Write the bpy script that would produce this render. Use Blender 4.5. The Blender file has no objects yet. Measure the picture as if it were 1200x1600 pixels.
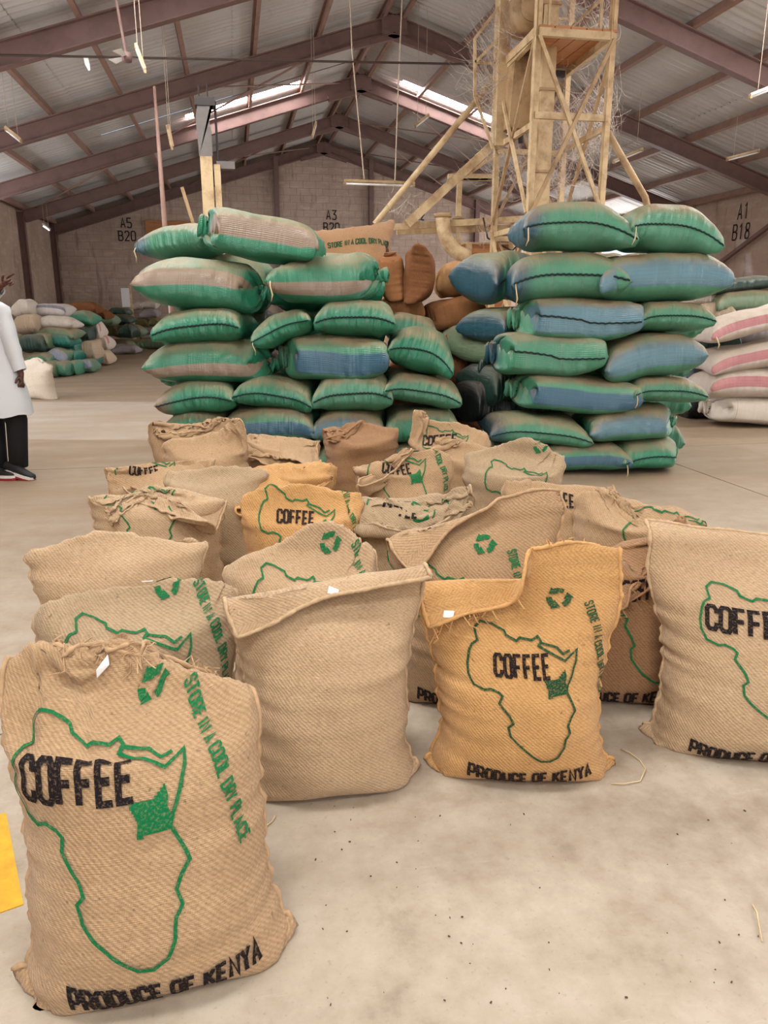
import bpy, math, random
import numpy as np
from mathutils import Vector, Matrix, noise as mnoise
R_ = math.radians
SC = bpy.context.scene
COL = SC.collection
# ------------------------------------------------------------------ camera
PITCH, YAW, CAMH = math.atan(.2692), R_(10.7545), 1.45
cam = bpy.data.cameras.new('camera'); camo = bpy.data.objects.new('camera', cam); COL.objects.link(camo)
camo.location = (0, 0, CAMH); camo.rotation_euler = (math.pi/2-PITCH, 0, -YAW)
cam.sensor_fit = 'VERTICAL'; cam.sensor_height = 32.0; cam.lens = 32.0*1200/1600; cam.clip_start = .05
SC.camera = camo
# ------------------------------------------------------------------ world, lights, exposure
w = bpy.data.worlds.new('world'); SC.world = w; w.use_nodes = True
w.node_tree.nodes['Background'].inputs[0].default_value = (.80, .88, 1, 1)
w.node_tree.nodes['Background'].inputs[1].default_value = 1.0
SKYLIGHT = 18.0; SUNLIT_SKYLIGHT = 36.0           # radiance of the translucent roof sheets (daylight coming through)
def area(name, loc, rot, sx, sy, e, col):
    l = bpy.data.lights.new(name, 'AREA'); l.shape = 'RECTANGLE'; l.size = sx; l.size_y = sy; l.energy = e; l.color = col
    o = bpy.data.objects.new(name, l); COL.objects.link(o); o.location = loc; o.rotation_euler = rot
    return o
# daylight entering by the wide loading door in the wall behind the photographer
area('loading_door_daylight', (2.2, -7.4, 2.3), (R_(90), 0, 0), 8.0, 4.2, 115, (1, .98, .95))
# daylight through the left wall's side door; the right one is an added fill
area('left_door_daylight', (-5.85, 11.65, 1.85), (0, R_(-90), 0), 3.4, 3.5, 150, (.95, .97, 1))
area('added_right_fill', (12.55, 8.5, 2.0), (0, R_(90), 0), 3.8, 5.8, 210, (1, .99, .96))
# fills added to brighten the back, at invented openings right and high left
area('added_back_right_fill', (12.55, 24.8, 2.0), (0, R_(90), 0), 3.8, 4.8, 280, (1, .98, .95))
area('added_high_left_fill', (-5.85, 18.5, 3.2), (0, R_(-90), 0), 1.2, 7.8, 90, (1, .98, .95))
# sun falling in through the side door of the left wall: the pale band on the floor
sun = bpy.data.lights.new('sun', 'SUN'); sun.energy = 6.2; sun.angle = R_(1.2); sun.color = (.52, .72, 1)
suno = bpy.data.objects.new('sun', sun); COL.objects.link(suno)
suno.rotation_euler = Vector((math.cos(YAW), -math.sin(YAW)-.02, -.34)).to_track_quat('-Z', 'Y').to_euler()
vs = SC.view_settings; vs.view_transform = 'Standard'; vs.look = 'None'; vs.gamma = 1; vs.use_curve_mapping = False
vs.exposure = 0.35
# ------------------------------------------------------------------ projection helpers (to lay things out at real places)
CF = np.array([math.sin(YAW)*math.cos(PITCH), math.cos(YAW)*math.cos(PITCH), -math.sin(PITCH)])
CR = np.array([math.cos(YAW), -math.sin(YAW), 0.]); CU = np.cross(CR, CF); CC = np.array([0, 0, CAMH])
HD = np.array([math.sin(YAW), math.cos(YAW), 0.])          # horizontal heading of the camera
def ray(px, py): return CF+CR*(px-600)/1200+CU*(800-py)/1200
def ground(px, py, z=0.):
    r = ray(px, py); return CC+r*((z-CAMH)/r[2])
def aty(px, py, y): r = ray(px, py); return CC+r*(y/r[1])
def atx(px, py, x): r = ray(px, py); return CC+r*(x/r[0])
def atd(px, py, d): r = ray(px, py); return CC+r*(d/(r@HD))
def zdepth(p): return (np.asarray(p)-CC)@CF
# ------------------------------------------------------------------ materials
def srgb(r, g, b):
    f = lambda c: ((c/255+.055)/1.055)**2.4 if c/255 > .04045 else c/255/12.92
    return (f(r), f(g), f(b), 1)
class NT:
    def __init__(s, name):
        s.m = bpy.data.materials.new(name); s.m.use_nodes = True; s.t = s.m.node_tree; s.b = s.t.nodes['Principled BSDF']
    def n(s, typ, **kw):
        nd = s.t.nodes.new('ShaderNode'+typ)
        for k, v in kw.items():
            if k.startswith('i_'):
                nd.inputs[k[2:].replace('_', ' ')].default_value = v
            else: setattr(nd, k, v)
        return nd
    def l(s, a, b): s.t.links.new(a, b); return s
    def mix(s, fac, a, b, typ='MIX'):
        nd = s.t.nodes.new('ShaderNodeMix'); nd.data_type = 'RGBA'; nd.blend_type = typ
        for sock, v in ((0, fac), (6, a), (7, b)):
            if hasattr(v, 'is_linked'): s.l(v, nd.inputs[sock])
            else: nd.inputs[sock].default_value = v
        return nd.outputs[2]
    def math(s, op, a, b=0., c=None, clamp=False):
        nd = s.t.nodes.new('ShaderNodeMath'); nd.operation = op; nd.use_clamp = clamp
        for i, v in enumerate((a, b) if c is None else (a, b, c)):
            if hasattr(v, 'is_linked'): s.l(v, nd.inputs[i])
            else: nd.inputs[i].default_value = v
        return nd.outputs[0]
    def ramp(s, fac, *stops):
        nd = s.t.nodes.new('ShaderNodeValToRGB'); s.l(fac, nd.inputs[0]); e = nd.color_ramp.elements
        while len(e) < len(stops): e.new(.5)
        for el, (p, c) in zip(e, stops):
            el.position = p; el.color = c if hasattr(c, '__len__') else (c, c, c, 1)
        return nd.outputs[0]
    def noise(s, co, scale, detail=4, rough=.55, sub=None):
        nd = s.n('TexNoise'); nd.inputs['Scale'].default_value = scale; nd.inputs['Detail'].default_value = detail; nd.inputs['Roughness'].default_value = rough
        if co is not None: s.l(co, nd.inputs['Vector'])
        return nd.outputs[0]
    def mapping(s, co, scale=(1, 1, 1), rot=(0, 0, 0), loc=(0, 0, 0)):
        nd = s.n('Mapping'); s.l(co, nd.inputs[0]); nd.inputs[1].default_value = loc; nd.inputs[2].default_value = rot; nd.inputs[3].default_value = scale
        return nd.outputs[0]
    def bump(s, h, strength, dist=.01):
        nd = s.n('Bump'); nd.inputs['Strength'].default_value = strength; nd.inputs['Distance'].default_value = dist
        s.l(h, nd.inputs['Height']); s.l(nd.outputs[0], s.b.inputs['Normal'])
        return nd.outputs[0]
    def pos(s): return s.n('NewGeometry').outputs['Position']
    def obj(s): return s.n('TexCoord').outputs['Object']
    def uv(s): return s.n('UVMap').outputs[0]
    def fin(s, col=None, rough=.7, metal=0., spec=.5):
        if col is not None:
            if hasattr(col, 'is_linked'): s.l(col, s.b.inputs['Base Color'])
            else: s.b.inputs['Base Color'].default_value = col
        s.b.inputs['Roughness'].default_value = rough; s.b.inputs['Metallic'].default_value = metal
        s.b.inputs['Specular IOR Level'].default_value = spec
        return s.m
def plain(name, c, rough=.7, metal=0., var=.12, scale=14., spec=.4):
    t = NT(name); c = srgb(*c)
    d = tuple(x*(1-var*2) for x in c[:3])+(1,); l_ = tuple(min(1, x*(1+var)) for x in c[:3])+(1,)
    return t.fin(t.mix(t.noise(t.obj(), scale), d, l_), rough, metal, spec)
def mat_concrete():
    t = NT('concrete_floor'); p = t.pos()
    n1 = t.noise(p, .9, 6, .6); n2 = t.noise(p, 5, 8, .68); n3 = t.noise(p, 60, 4, .7)
    c = t.mix(t.ramp(n1, (.3, 0), (.7, 1)), srgb(153, 137, 119), srgb(171, 158, 139))
    c = t.mix(t.ramp(n2, (.42, 0), (.62, .75)), c, srgb(182, 170, 153))
    c = t.mix(t.ramp(n2, (.30, .6), (.42, 0)), c, srgb(130, 116, 99))
    c = t.mix(t.ramp(n3, (.60, 0), (.75, .45)), c, srgb(110, 96, 79))
    # brown bean dust lies thick over the hall beyond the swept place by the sacks
    sx = t.n('SeparateXYZ'); t.l(p, sx.inputs[0])
    far = t.math('MULTIPLY_ADD', sx.outputs[1], .30, -.75, clamp=True)
    dust = t.math('MULTIPLY', far, t.ramp(t.noise(t.mapping(p, (.35, 1.6, 1), (0, 0, -YAW)), 1.6, 6, .6), (.25, .55), (.7, 1)))
    c = t.mix(dust, c, srgb(135, 112, 88))
    # scuffs and drag marks
    sc = t.noise(t.mapping(p, (1, 9, 1), (0, 0, .5)), 3, 6, .7)
    c = t.mix(t.ramp(sc, (.63, 0), (.72, .4)), c, srgb(195, 184, 169))
    t.bump(n2, .12, .004)
    return t.fin(c, .62, 0, .35)
def mat_wall(name, a, b, stain):
    t = NT(name); p = t.pos()
    n = t.noise(p, .8, 6, .62); n2 = t.noise(t.mapping(p, (1, 1, 3.5)), 2.2, 6, .65)
    c = t.mix(t.ramp(n, (.32, 0), (.68, 1)), srgb(*a), srgb(*b))
    c = t.mix(t.ramp(n2, (.5, 0), (.72, .7)), c, srgb(*stain))
    c = t.mix(t.ramp(t.noise(t.mapping(p, (2, 2, .35)), 2.5, 5, .6), (.56, 0), (.7, .45)), c, srgb(96, 80, 70))
    t.bump(t.noise(p, 16, 5, .6), .4, .02)
    return t.fin(c, .9, 0, .2)
def mat_roof():
    t = NT('corrugated_sheet'); p = t.pos()
    n = t.noise(t.mapping(p, (1, .5, 1)), 1.4, 5, .6)
    c = t.mix(n, srgb(186, 182, 180), srgb(210, 206, 204))
    c = t.mix(t.ramp(t.noise(p, 5, 6, .7), (.58, 0), (.75, .35)), c, srgb(126, 108, 98))
    return t.fin(c, .5, .1, .5)
def mat_burlap(name, base, light, dark, grey=0.):
    t = NT(name); uv = t.uv()
    ob = t.n('ObjectInfo').outputs['Random']
    tw = t.n('TexWave', wave_type='BANDS', bands_direction='DIAGONAL'); tw.inputs['Scale'].default_value = 44; tw.inputs['Distortion'].default_value = 1.2; tw.inputs['Detail'].default_value = 1; tw.inputs['Detail Scale'].default_value = 1.5
    t.l(uv, tw.inputs['Vector'])
    wx = t.n('TexWave', bands_direction='X'); wx.inputs['Scale'].default_value = 95; wx.inputs['Distortion'].default_value = .6; t.l(uv, wx.inputs['Vector'])
    wy = t.n('TexWave', bands_direction='Y'); wy.inputs['Scale'].default_value = 80; wy.inputs['Distortion'].default_value = .6; t.l(uv, wy.inputs['Vector'])
    big = t.noise(uv, 3.2, 5, .6); fine = t.noise(t.mapping(uv, (60, 220, 1)), 1, 3, .7); fib = t.noise(t.mapping(uv, (14, 150, 1)), 1, 4, .7)
    c = t.mix(t.ramp(big, (.3, 0), (.7, 1)), srgb(*dark), srgb(*base))
    c = t.mix(t.math('MULTIPLY', tw.outputs[1], .38), c, srgb(*light))
    c = t.mix(t.ramp(fine, (.35, .45), (.55, 0)), c, srgb(*[int(v*.70) for v in dark]))
    c = t.mix(t.ramp(fib, (.60, 0), (.72, .5)), c, srgb(*[min(255, int(v*1.08)) for v in light]))
    c = t.mix(t.ramp(t.noise(uv, 46, 2, .5), (.70, 0), (.74, .55)), c, srgb(*[int(v*.55) for v in dark]))
    h = t.math('ADD', t.math('MULTIPLY', tw.outputs[1], .8), t.math('ADD', t.math('MULTIPLY', wx.outputs[1], .35), t.math('MULTIPLY', wy.outputs[1], .35)))
    h = t.math('ADD', h, t.math('MULTIPLY', fine, .8))
    t.bump(h, .55, .004)
    t.b.inputs['Sheen Weight'].default_value = .15
    return t.fin(c, .95, 0, .1)
def mat_ink(name, ink, cloth, lo=.40, hi=.60):
    t = NT(name); uv = t.uv()
    n = t.noise(t.mapping(uv, (160, 160, 1)), 1, 3, .7)
    c = t.mix(t.ramp(n, (lo, 0), (hi, .55)), srgb(*ink), srgb(*cloth))
    return t.fin(c, .95, 0, .1)
def mat_sack(name, base, stripe=None, sc=0., sw=.1, dust=(150, 126, 94), dusty=.7, edge=None, lines=(150, 120, 120), rough=.30):
    """woven plastic sack: uv.x runs along the sack, uv.y from its front edge (0) over the top (+1) or under (-1)"""
    t = NT(name); uv = t.uv(); sp = t.n('SeparateXYZ'); t.l(uv, sp.inputs[0]); u, v = sp.outputs[0], sp.outputs[1]
    oi = t.n('ObjectInfo'); rnd = oi.outputs['Random']
    big = t.noise(t.obj(), 3, 4, .55)
    b = srgb(*base); lo = tuple(x*.72 for x in b[:3])+(1,); hi = tuple(min(1, x*1.25) for x in b[:3])+(1,)
    c = t.mix(t.math('ADD', t.math('MULTIPLY', big, .6), t.math('MULTIPLY', rnd, .4)), lo, hi)
    if edge:
        e = srgb(*edge)
        c = t.mix(t.ramp(t.math('ADD', u, t.math('MULTIPLY', t.math('SUBTRACT', big, .5), .12)), (.10, .85), (.24, 0)), c, e)
    if stripe:
        d = t.math('ABSOLUTE', t.math('SUBTRACT', v, sc))
        m = t.math('SUBTRACT', 1, t.math('MULTIPLY', t.math('SUBTRACT', d, sw), 120, clamp=True), clamp=True)
        s = srgb(*stripe); sv = t.mix(t.noise(t.mapping(uv, (1, 90, 1)), 1, 2, .6), tuple(x*.75 for x in s[:3])+(1,), tuple(min(1, x*1.2) for x in s[:3])+(1,))
        c = t.mix(m, c, sv)
    else:
        th = t.math('GREATER_THAN', t.math('FRACT', t.math('ADD', t.math('MULTIPLY', u, 4.), rnd)), .985)
        c = t.mix(t.math('MULTIPLY', th, .55), c, srgb(*lines))
    # brown dust settled on what faces up
    g = t.n('NewGeometry'); sn = t.n('SeparateXYZ'); t.l(g.outputs['Normal'], sn.inputs[0])
    up = t.ramp(sn.outputs[2], (.1, 0), (.9, 1)); dn = t.math('MULTIPLY', up, t.ramp(t.noise(t.obj(), 5, 5, .6), (.3, .55*dusty), (.65, 1.3*dusty)))
    c = t.mix(dn, c, srgb(*dust))
    wv = t.n('TexWave', bands_direction='Y'); wv.inputs['Scale'].default_value = 60; t.l(uv, wv.inputs['Vector'])
    wu = t.noise(t.mapping(uv, (38, 5, 1)), 1, 3, .6)
    t.bump(t.math('ADD', t.math('MULTIPLY', wv.outputs[1], .15), wu), .7, .012)
    t.l(t.math('MULTIPLY_ADD', dn, .22, rough), t.b.inputs['Roughness'])
    m = t.fin(c, rough, 0, .7)
    return m
def mat_emit(name, c, s):
    t = NT(name); e = t.n('Emission'); e.inputs[0].default_value = c; e.inputs[1].default_value = s
    t.l(e.outputs[0], t.t.nodes['Material Output'].inputs[0]); return t.m
def mat_web():
    t = NT('cobweb'); tr = t.n('BsdfTransparent'); mx = t.n('MixShader'); mx.inputs[0].default_value = .38
    t.fin(srgb(226, 212, 200), .9); t.l(tr.outputs[0], mx.inputs[1]); t.l(t.b.outputs[0], mx.inputs[2]); t.l(mx.outputs[0], t.t.nodes['Material Output'].inputs[0])
    return t.m
def mat_wood(name, a, b):
    t = NT(name); o = t.obj(); n = t.noise(t.mapping(o, (1.5, 14, 14)), 2, 5, .6)
    return t.fin(t.mix(t.ramp(n, (.35, 0), (.65, 1)), srgb(*a), srgb(*b)), .75, 0, .3)
def mat_painted(name, a, rust, amt=.5):
    t = NT(name); o = t.pos(); n = t.noise(o, 4, 6, .65)
    c = t.mix(t.ramp(n, (.45, 0), (.72, amt)), srgb(*a), srgb(*rust))
    return t.fin(c, .6, 0, .4)
M = {}
M['floor'] = mat_concrete()
M['yellow'] = plain('yellow_floor_paint', (226, 168, 36), .7, 0, .25, 22)
M['wall_back'] = mat_wall('blockwork', (172, 150, 136), (192, 170, 156), (206, 188, 174))
M['mortar'] = plain('mortar', (158, 140, 126), .95, 0, .1)
M['wall_side'] = mat_wall('render_coat', (168, 144, 128), (188, 164, 148), (198, 178, 164))
M['roof'] = mat_roof()
M['rafter'] = mat_painted('red_oxide_steel', (122, 94, 88), (92, 74, 68), .6)
M['purlin'] = mat_painted('purlin_steel', (150, 118, 104), (110, 84, 74), .6)
M['cream'] = mat_painted('cream_paint', (206, 180, 140), (140, 102, 68), .9)
M['creamdk'] = mat_painted('dull_cream_paint', (176, 146, 108), (112, 82, 56), .9)
M['plywood'] = mat_wood('plywood', (168, 112, 74), (190, 134, 90))
M['darkmetal'] = plain('dark_grey_steel', (70, 64, 62), .55, .3)
M['greypaint'] = plain('grey_paint', (120, 114, 110), .6, 0)
M['black'] = plain('black_paint', (34, 30, 30), .7)
M['web'] = mat_web()
M['skylight2'] = mat_emit('sunlit_roof_sheet', (1, 1, 1, 1), SUNLIT_SKYLIGHT); M['skylight'] = mat_emit('translucent_roof_sheet', (1, .99, .97, 1), SKYLIGHT)
M['tube'] = plain('white_tube', (236, 232, 226), .4)
M['litlamp'] = mat_emit('lit_lamp', (1, 1, 1, 1), 14)
M['wire'] = plain('pale_wire', (190, 170, 150), .7)
M['cable'] = plain('dark_cable', (66, 52, 46), .7)
M['twine'] = plain('sisal_twine', (214, 190, 150), .9, 0, .15, 40)
M['stitch'] = plain('dark_stitching', (24, 44, 44), .8, 0, .1, 40)
M['paper'] = plain('white_paper', (236, 234, 232), .8, 0, .04)
# ------------------------------------------------------------------ mesh helpers
class MB:
    def __init__(s): s.v = []; s.f = []; s.uv = None
    def add(s, v, f):
        o = len(s.v); s.v += [tuple(p) for p in v]; s.f += [tuple(i+o for i in q) for q in f]; return s
    def box(s, c, d, rz=0., m=None):
        x, y, z = d[0]/2, d[1]/2, d[2]/2
        P = [(-x, -y, -z), (x, -y, -z), (x, y, -z), (-x, y, -z), (-x, -y, z), (x, -y, z), (x, y, z), (-x, y, z)]
        if m is None: m = Matrix.Rotation(rz, 3, 'Z')
        P = [tuple(m @ Vector(p)+Vector(c)) for p in P]
        return s.add(P, [(0, 3, 2, 1), (4, 5, 6, 7), (0, 1, 5, 4), (1, 2, 6, 5), (2, 3, 7, 6), (3, 0, 4, 7)])
    def bar(s, a, b, w_, h_, up=(0, 0, 1)):
        a, b = Vector(a), Vector(b); d = (b-a); L = d.length; d.normalize(); u = Vector(up)
        if abs(d.dot(u)) > .97: u = Vector((0, 1, 0))
        x = d.cross(u).normalized(); y = x.cross(d)
        P = [p+x*(sx*w_/2)+y*(sy*h_/2) for p in (a, b) for sx, sy in ((-1, -1), (1, -1), (1, 1), (-1, 1))]
        return s.add(P, [(0, 1, 2, 3), (7, 6, 5, 4), (0, 4, 5, 1), (1, 5, 6, 2), (2, 6, 7, 3), (3, 7, 4, 0)])
    def ibeam(s, a, b, w_, h_, up=(0, 0, 1), tf=.02, tw=.015):
        a, b = Vector(a), Vector(b); d = (b-a).normalized(); u = Vector(up)
        if abs(d.dot(u)) > .97: u = Vector((0, 1, 0))
        x = d.cross(u).normalized(); y = x.cross(d)
        s.bar(a+y*(h_/2-tf/2), b+y*(h_/2-tf/2), w_, tf, up); s.bar(a-y*(h_/2-tf/2), b-y*(h_/2-tf/2), w_, tf, up)
        return s.bar(a, b, tw, h_-2*tf, up)
    def tube(s, pts, r, n=8, caps=True):
        pts = [Vector(p) for p in pts]; rs = r if hasattr(r, '__len__') else [r]*len(pts); o = len(s.v); up = None
        for k, p in enumerate(pts):
            d = (pts[min(k+1, len(pts)-1)]-pts[max(k-1, 0)]).normalized()
            if up is None:
                up = Vector((0, 0, 1)) if abs(d.z) < .9 else Vector((1, 0, 0))
            x = d.cross(up).normalized(); y = x.cross(d).normalized(); up = y
            for q in range(n):
                a = 2*math.pi*q/n; s.v.append(tuple(p+(x*math.cos(a)+y*math.sin(a))*rs[k]))
        for k in range(len(pts)-1):
            for q in range(n):
                a, b = o+k*n+q, o+k*n+(q+1) % n; s.f.append((a, b, b+n, a+n))
        if caps:
            s.f.append(tuple(o+q for q in range(n))[::-1]); s.f.append(tuple(o+(len(pts)-1)*n+q for q in range(n)))
        return s
    def loft(s, rings, caps=True):
        o = len(s.v); n = len(rings[0])
        for r in rings: s.v += [tuple(p) for p in r]
        for k in range(len(rings)-1):
            for q in range(n):
                a, b = o+k*n+q, o+k*n+(q+1) % n; s.f.append((a, b, b+n, a+n))
        if caps: s.f.append(tuple(o+q for q in range(n))[::-1]); s.f.append(tuple(o+(len(rings)-1)*n+q for q in range(n)))
        return s
    def mesh(s, name, smooth=False):
        me = bpy.data.meshes.new(name); me.from_pydata([tuple(map(float, p)) for p in s.v], [], s.f)
        if smooth: me.polygons.foreach_set('use_smooth', [True]*len(me.polygons))
        me.update(); return me
    def build(s, name, mat, parent=None, smooth=False, loc=None):
        return link(name, s.mesh(name, smooth), mat, parent, loc)
def link(name, me, mat=None, parent=None, loc=None):
    o = bpy.data.objects.new(name, me); COL.objects.link(o)
    if mat is not None:
        if len(me.materials) == 0: me.materials.append(mat)
        if me.materials[0] != mat:
            o.material_slots[0].link = 'OBJECT'; o.material_slots[0].material = mat
    if parent is not None: o.parent = parent
    if loc is not None: o.location = loc
    return o
def tag(o, label=None, cat=None, group=None, kind=None):
    if label: o['label'] = label
    if cat: o['category'] = cat
    if group: o['group'] = group
    if kind: o['kind'] = kind
    return o
def empty(name, loc=(0, 0, 0), rz=0.):
    o = bpy.data.objects.new(name, None); COL.objects.link(o); o.location = loc; o.rotation_euler = (0, 0, rz); o.empty_display_size = .1
    return o
def rel(o, pts):      # world points -> coordinates of an unrotated empty
    L = o.location; return [(p[0]-L.x, p[1]-L.y, p[2]-L.z) for p in pts]
def sstep(x, a, b):
    t = np.clip((x-a)/(b-a), 0, 1); return t*t*(3-2*t)
# ------------------------------------------------------------------ stroke lettering
GL = {'A': [[(0, 0), (.3, 1), (.6, 0)], [(.11, .33), (.49, .33)]],
 'B': [[(0, 0), (0, 1), (.42, 1), (.56, .88), (.56, .65), (.42, .53), (0, .53)], [(.42, .53), (.6, .4), (.6, .14), (.44, 0), (0, 0)]],
 'C': [[(.6, .70), (.6, .86), (.46, 1), (.14, 1), (0, .86), (0, .14), (.14, 0), (.46, 0), (.6, .14), (.6, .30)]],
 'D': [[(0, 0), (0, 1), (.40, 1), (.6, .8), (.6, .2), (.40, 0), (0, 0)]],
 'E': [[(.58, 1), (0, 1), (0, 0), (.58, 0)], [(0, .5), (.5, .5)]],
 'F': [[(.58, 1), (0, 1), (0, 0)], [(0, .5), (.5, .5)]],
 'H': [[(0, 0), (0, 1)], [(.6, 0), (.6, 1)], [(0, .5), (.6, .5)]],
 'I': [[(.1, 0), (.1, 1)]],
 'K': [[(0, 0), (0, 1)], [(.58, 1), (.05, .45)], [(.2, .58), (.6, 0)]],
 'L': [[(0, 1), (0, 0), (.55, 0)]],
 'N': [[(0, 0), (0, 1), (.6, 0), (.6, 1)]],
 'O': [[(.3, 0), (.14, 0), (0, .14), (0, .86), (.14, 1), (.46, 1), (.6, .86), (.6, .14), (.46, 0), (.3, 0)]],
 'P': [[(0, 0), (0, 1), (.44, 1), (.6, .86), (.6, .6), (.44, .46), (0, .46)]],
 'R': [[(0, 0), (0, 1), (.44, 1), (.6, .86), (.6, .62), (.44, .48), (0, .48)], [(.34, .48), (.6, 0)]],
 'S': [[(.58, .74), (.58, .88), (.46, 1), (.14, 1), (0, .88), (0, .64), (.14, .54), (.46, .46), (.6, .36), (.6, .12), (.46, 0), (.14, 0), (0, .12), (0, .26)]],
 'T': [[(.3, 0), (.3, 1)], [(0, 1), (.6, 1)]],
 'U': [[(0, 1), (0, .14), (.14, 0), (.46, 0), (.6, .14), (.6, 1)]],
 'Y': [[(0, 1), (.3, .5), (.6, 1)], [(.3, .5), (.3, 0)]],
 '1': [[(.1, .8), (.3, 1), (.3, 0)]],
 '2': [[(0, .8), (.12, 1), (.48, 1), (.6, .86), (.6, .64), (0, 0), (.6, 0)]],
 '3': [[(0, 1), (.6, 1), (.25, .58), (.48, .54), (.6, .4), (.6, .14), (.46, 0), (.12, 0), (0, .12)]],
 '5': [[(.58, 1), (.02, 1), (0, .56), (.46, .56), (.6, .42), (.6, .14), (.46, 0), (.12, 0), (0, .12)]],
 '8': [[(.3, .53), (.1, .6), (.04, .76), (.1, .96), (.3, 1), (.5, .96), (.56, .76), (.5, .6), (.3, .53), (.08, .44), (0, .24), (.08, .04), (.3, 0), (.52, .04), (.6, .24), (.52, .44), (.3, .53)]]}
GL['0'] = GL['O']
def text_lines(s, h, wf=1., gap=.28, sp=.45):
    """polylines of a string of height h, starting at x = 0; returns (lines, width)"""
    out = []; x = 0
    for c in s:
        if c == ' ': x += sp*h*wf; continue
        wc = .2 if c == 'I' else .6
        for pl in GL[c]: out.append([((x+p[0]*h*wf), p[1]*h) for p in pl])
        x += (wc*wf+gap*.8)*h if c != 'I' else (wc*wf+gap)*h
    return out, x-gap*h
def strip(pl, wd, step=.008):
    """2D polyline -> list of quads rows [(left, right)...] with mitred corners"""
    pl = [np.array(p, float) for p in pl]; closed = np.allclose(pl[0], pl[-1])
    if closed: pl = pl[:-1]
    n = len(pl); rows = []
    for k in range(n+(1 if closed else 0)):
        p = pl[k % n]; a = pl[(k-1) % n] if (closed or k > 0) else None; b = pl[(k+1) % n] if (closed or k < n-1) else None
        d1 = None if a is None else (p-a)/max(1e-9, np.linalg.norm(p-a)); d2 = None if b is None else (b-p)/max(1e-9, np.linalg.norm(b-p))
        if d1 is None: d1 = d2; p = p-d2*0
        if d2 is None: d2 = d1
        t = d1+d2; ln = np.linalg.norm(t); t = t/ln if ln > 1e-6 else d1
        nrm = np.array([-t[1], t[0]]); k_ = 1/max(.55, abs(nrm @ np.array([-d1[1], d1[0]])))
        rows.append((p+nrm*wd/2*k_, p-nrm*wd/2*k_))
    out = [rows[0]]
    for r0, r1 in zip(rows[:-1], rows[1:]):
        m = max(1, int(np.ceil(np.linalg.norm((r1[0]+r1[1]-r0[0]-r0[1])/2)/step)))
        for q in range(1, m+1): out.append((r0[0]+(r1[0]-r0[0])*q/m, r0[1]+(r1[1]-r0[1])*q/m))
    return out
def flat_print(lines, wd, step=.008):
    V = []; F_ = []
    for pl in lines:
        o = len(V)
        for l_, r_ in strip(pl, wd, step): V += [l_, r_]
        for k in range((len(V)-o)//2-1): a = o+2*k; F_.append((a, a+1, a+3, a+2))
    return np.array(V), F_
def fill_print(poly, step=.006):
    """filled polygon as short horizontal cells"""
    P = np.array(poly); V = []; F_ = []; y = P[:, 1].min()
    ys = np.arange(P[:, 1].min()+1e-4, P[:, 1].max(), step)
    def spans(y):
        xs = []
        for a, b in zip(P, np.roll(P, -1, 0)):
            if (a[1] <= y) != (b[1] <= y): xs.append(a[0]+(y-a[1])/(b[1]-a[1])*(b[0]-a[0]))
        xs.sort(); return list(zip(xs[::2], xs[1::2]))
    for y in ys:
        for a, b in spans(y+step/2):
            m = max(1, int((b-a)/.012)); o = len(V)
            for q in range(m+1):
                x = a+(b-a)*q/m; V += [(x, y), (x, y+step*1.02)]
            for q in range(m): k = o+2*q; F_.append((k, k+2, k+3, k+1))
    return np.array(V), F_
AFRICA = [(175, 395), (240, 400), (310, 435), (320, 465), (380, 495), (400, 475), (470, 490), (505, 468), (520, 500), (505, 530), (560, 570), (660, 635), (735, 575), (728, 640), (700, 725), (672, 790), (665, 830), (685, 895), (708, 965), (680, 1010), (655, 1060), (665, 1110), (640, 1150), (632, 1220), (600, 1290), (550, 1322), (500, 1315), (470, 1290), (420, 1240), (370, 1180), (335, 1130), (325, 1060), (350, 1030), (330, 980), (275, 900), (290, 850), (270, 830), (225, 815), (190, 828), (130, 805), (105, 740), (100, 670), (112, 590), (128, 545), (160, 515), (140, 440), (175, 395)]
REDSEA = [(508, 528), (520, 510), (560, 526), (612, 546), (650, 592), (692, 574)]
KENYA = [(525, 742), (560, 735), (610, 735), (655, 690), (662, 730), (655, 765), (672, 800), (668, 850), (610, 840), (548, 855), (552, 800), (540, 770)]
def afr(pts, w_, h_): return [((x-100)/635*w_-w_/2, (1322-y)/927*h_) for x, y in pts]
# ================================================================== the building
XL, XR, XM, ZR, SL = -5.9, 12.6, 3.35, 7.08, .315
Y0, Y1, NB, BAY = -7.68, 28.95, 9, 4.07
def roofz(x): return ZR-SL*abs(x-XM)
EAVE = roofz(XL)
# floor: cast in large slabs with joints left between them
fl = empty('floor'); tag(fl, kind='structure')
rng = random.Random(3)
sub = MB().box(((XL+XR)/2, (Y0+Y1)/2, -.11), (XR-XL+.6, Y1-Y0+.6, .12)).build('sub_floor', M['black'], fl)
a = -YAW*1.0
gx = [XL-.3, 4.05, XR+.3]; gy = [Y0-.3, -2.6, 2.6, 7.35, 12.2, 17.4, 22.8, Y1+.3]
for i in range(len(gx)-1):
    for j in range(len(gy)-1):
        MB().box(((gx[i]+gx[i+1])/2, (gy[j]+gy[j+1])/2, -.025), (gx[i+1]-gx[i]-.012, gy[j+1]-gy[j]-.012, .05)).build('floor_slab', M['floor'], fl)
g = ground(2, 1370)
mk = MB().box((g[0]-.13, g[1]+.03, .001), (.30, .42, .003), .35).build('yellow_marking', M['yellow'], fl)
mk['label'] = 'yellow painted floor marking'
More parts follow.
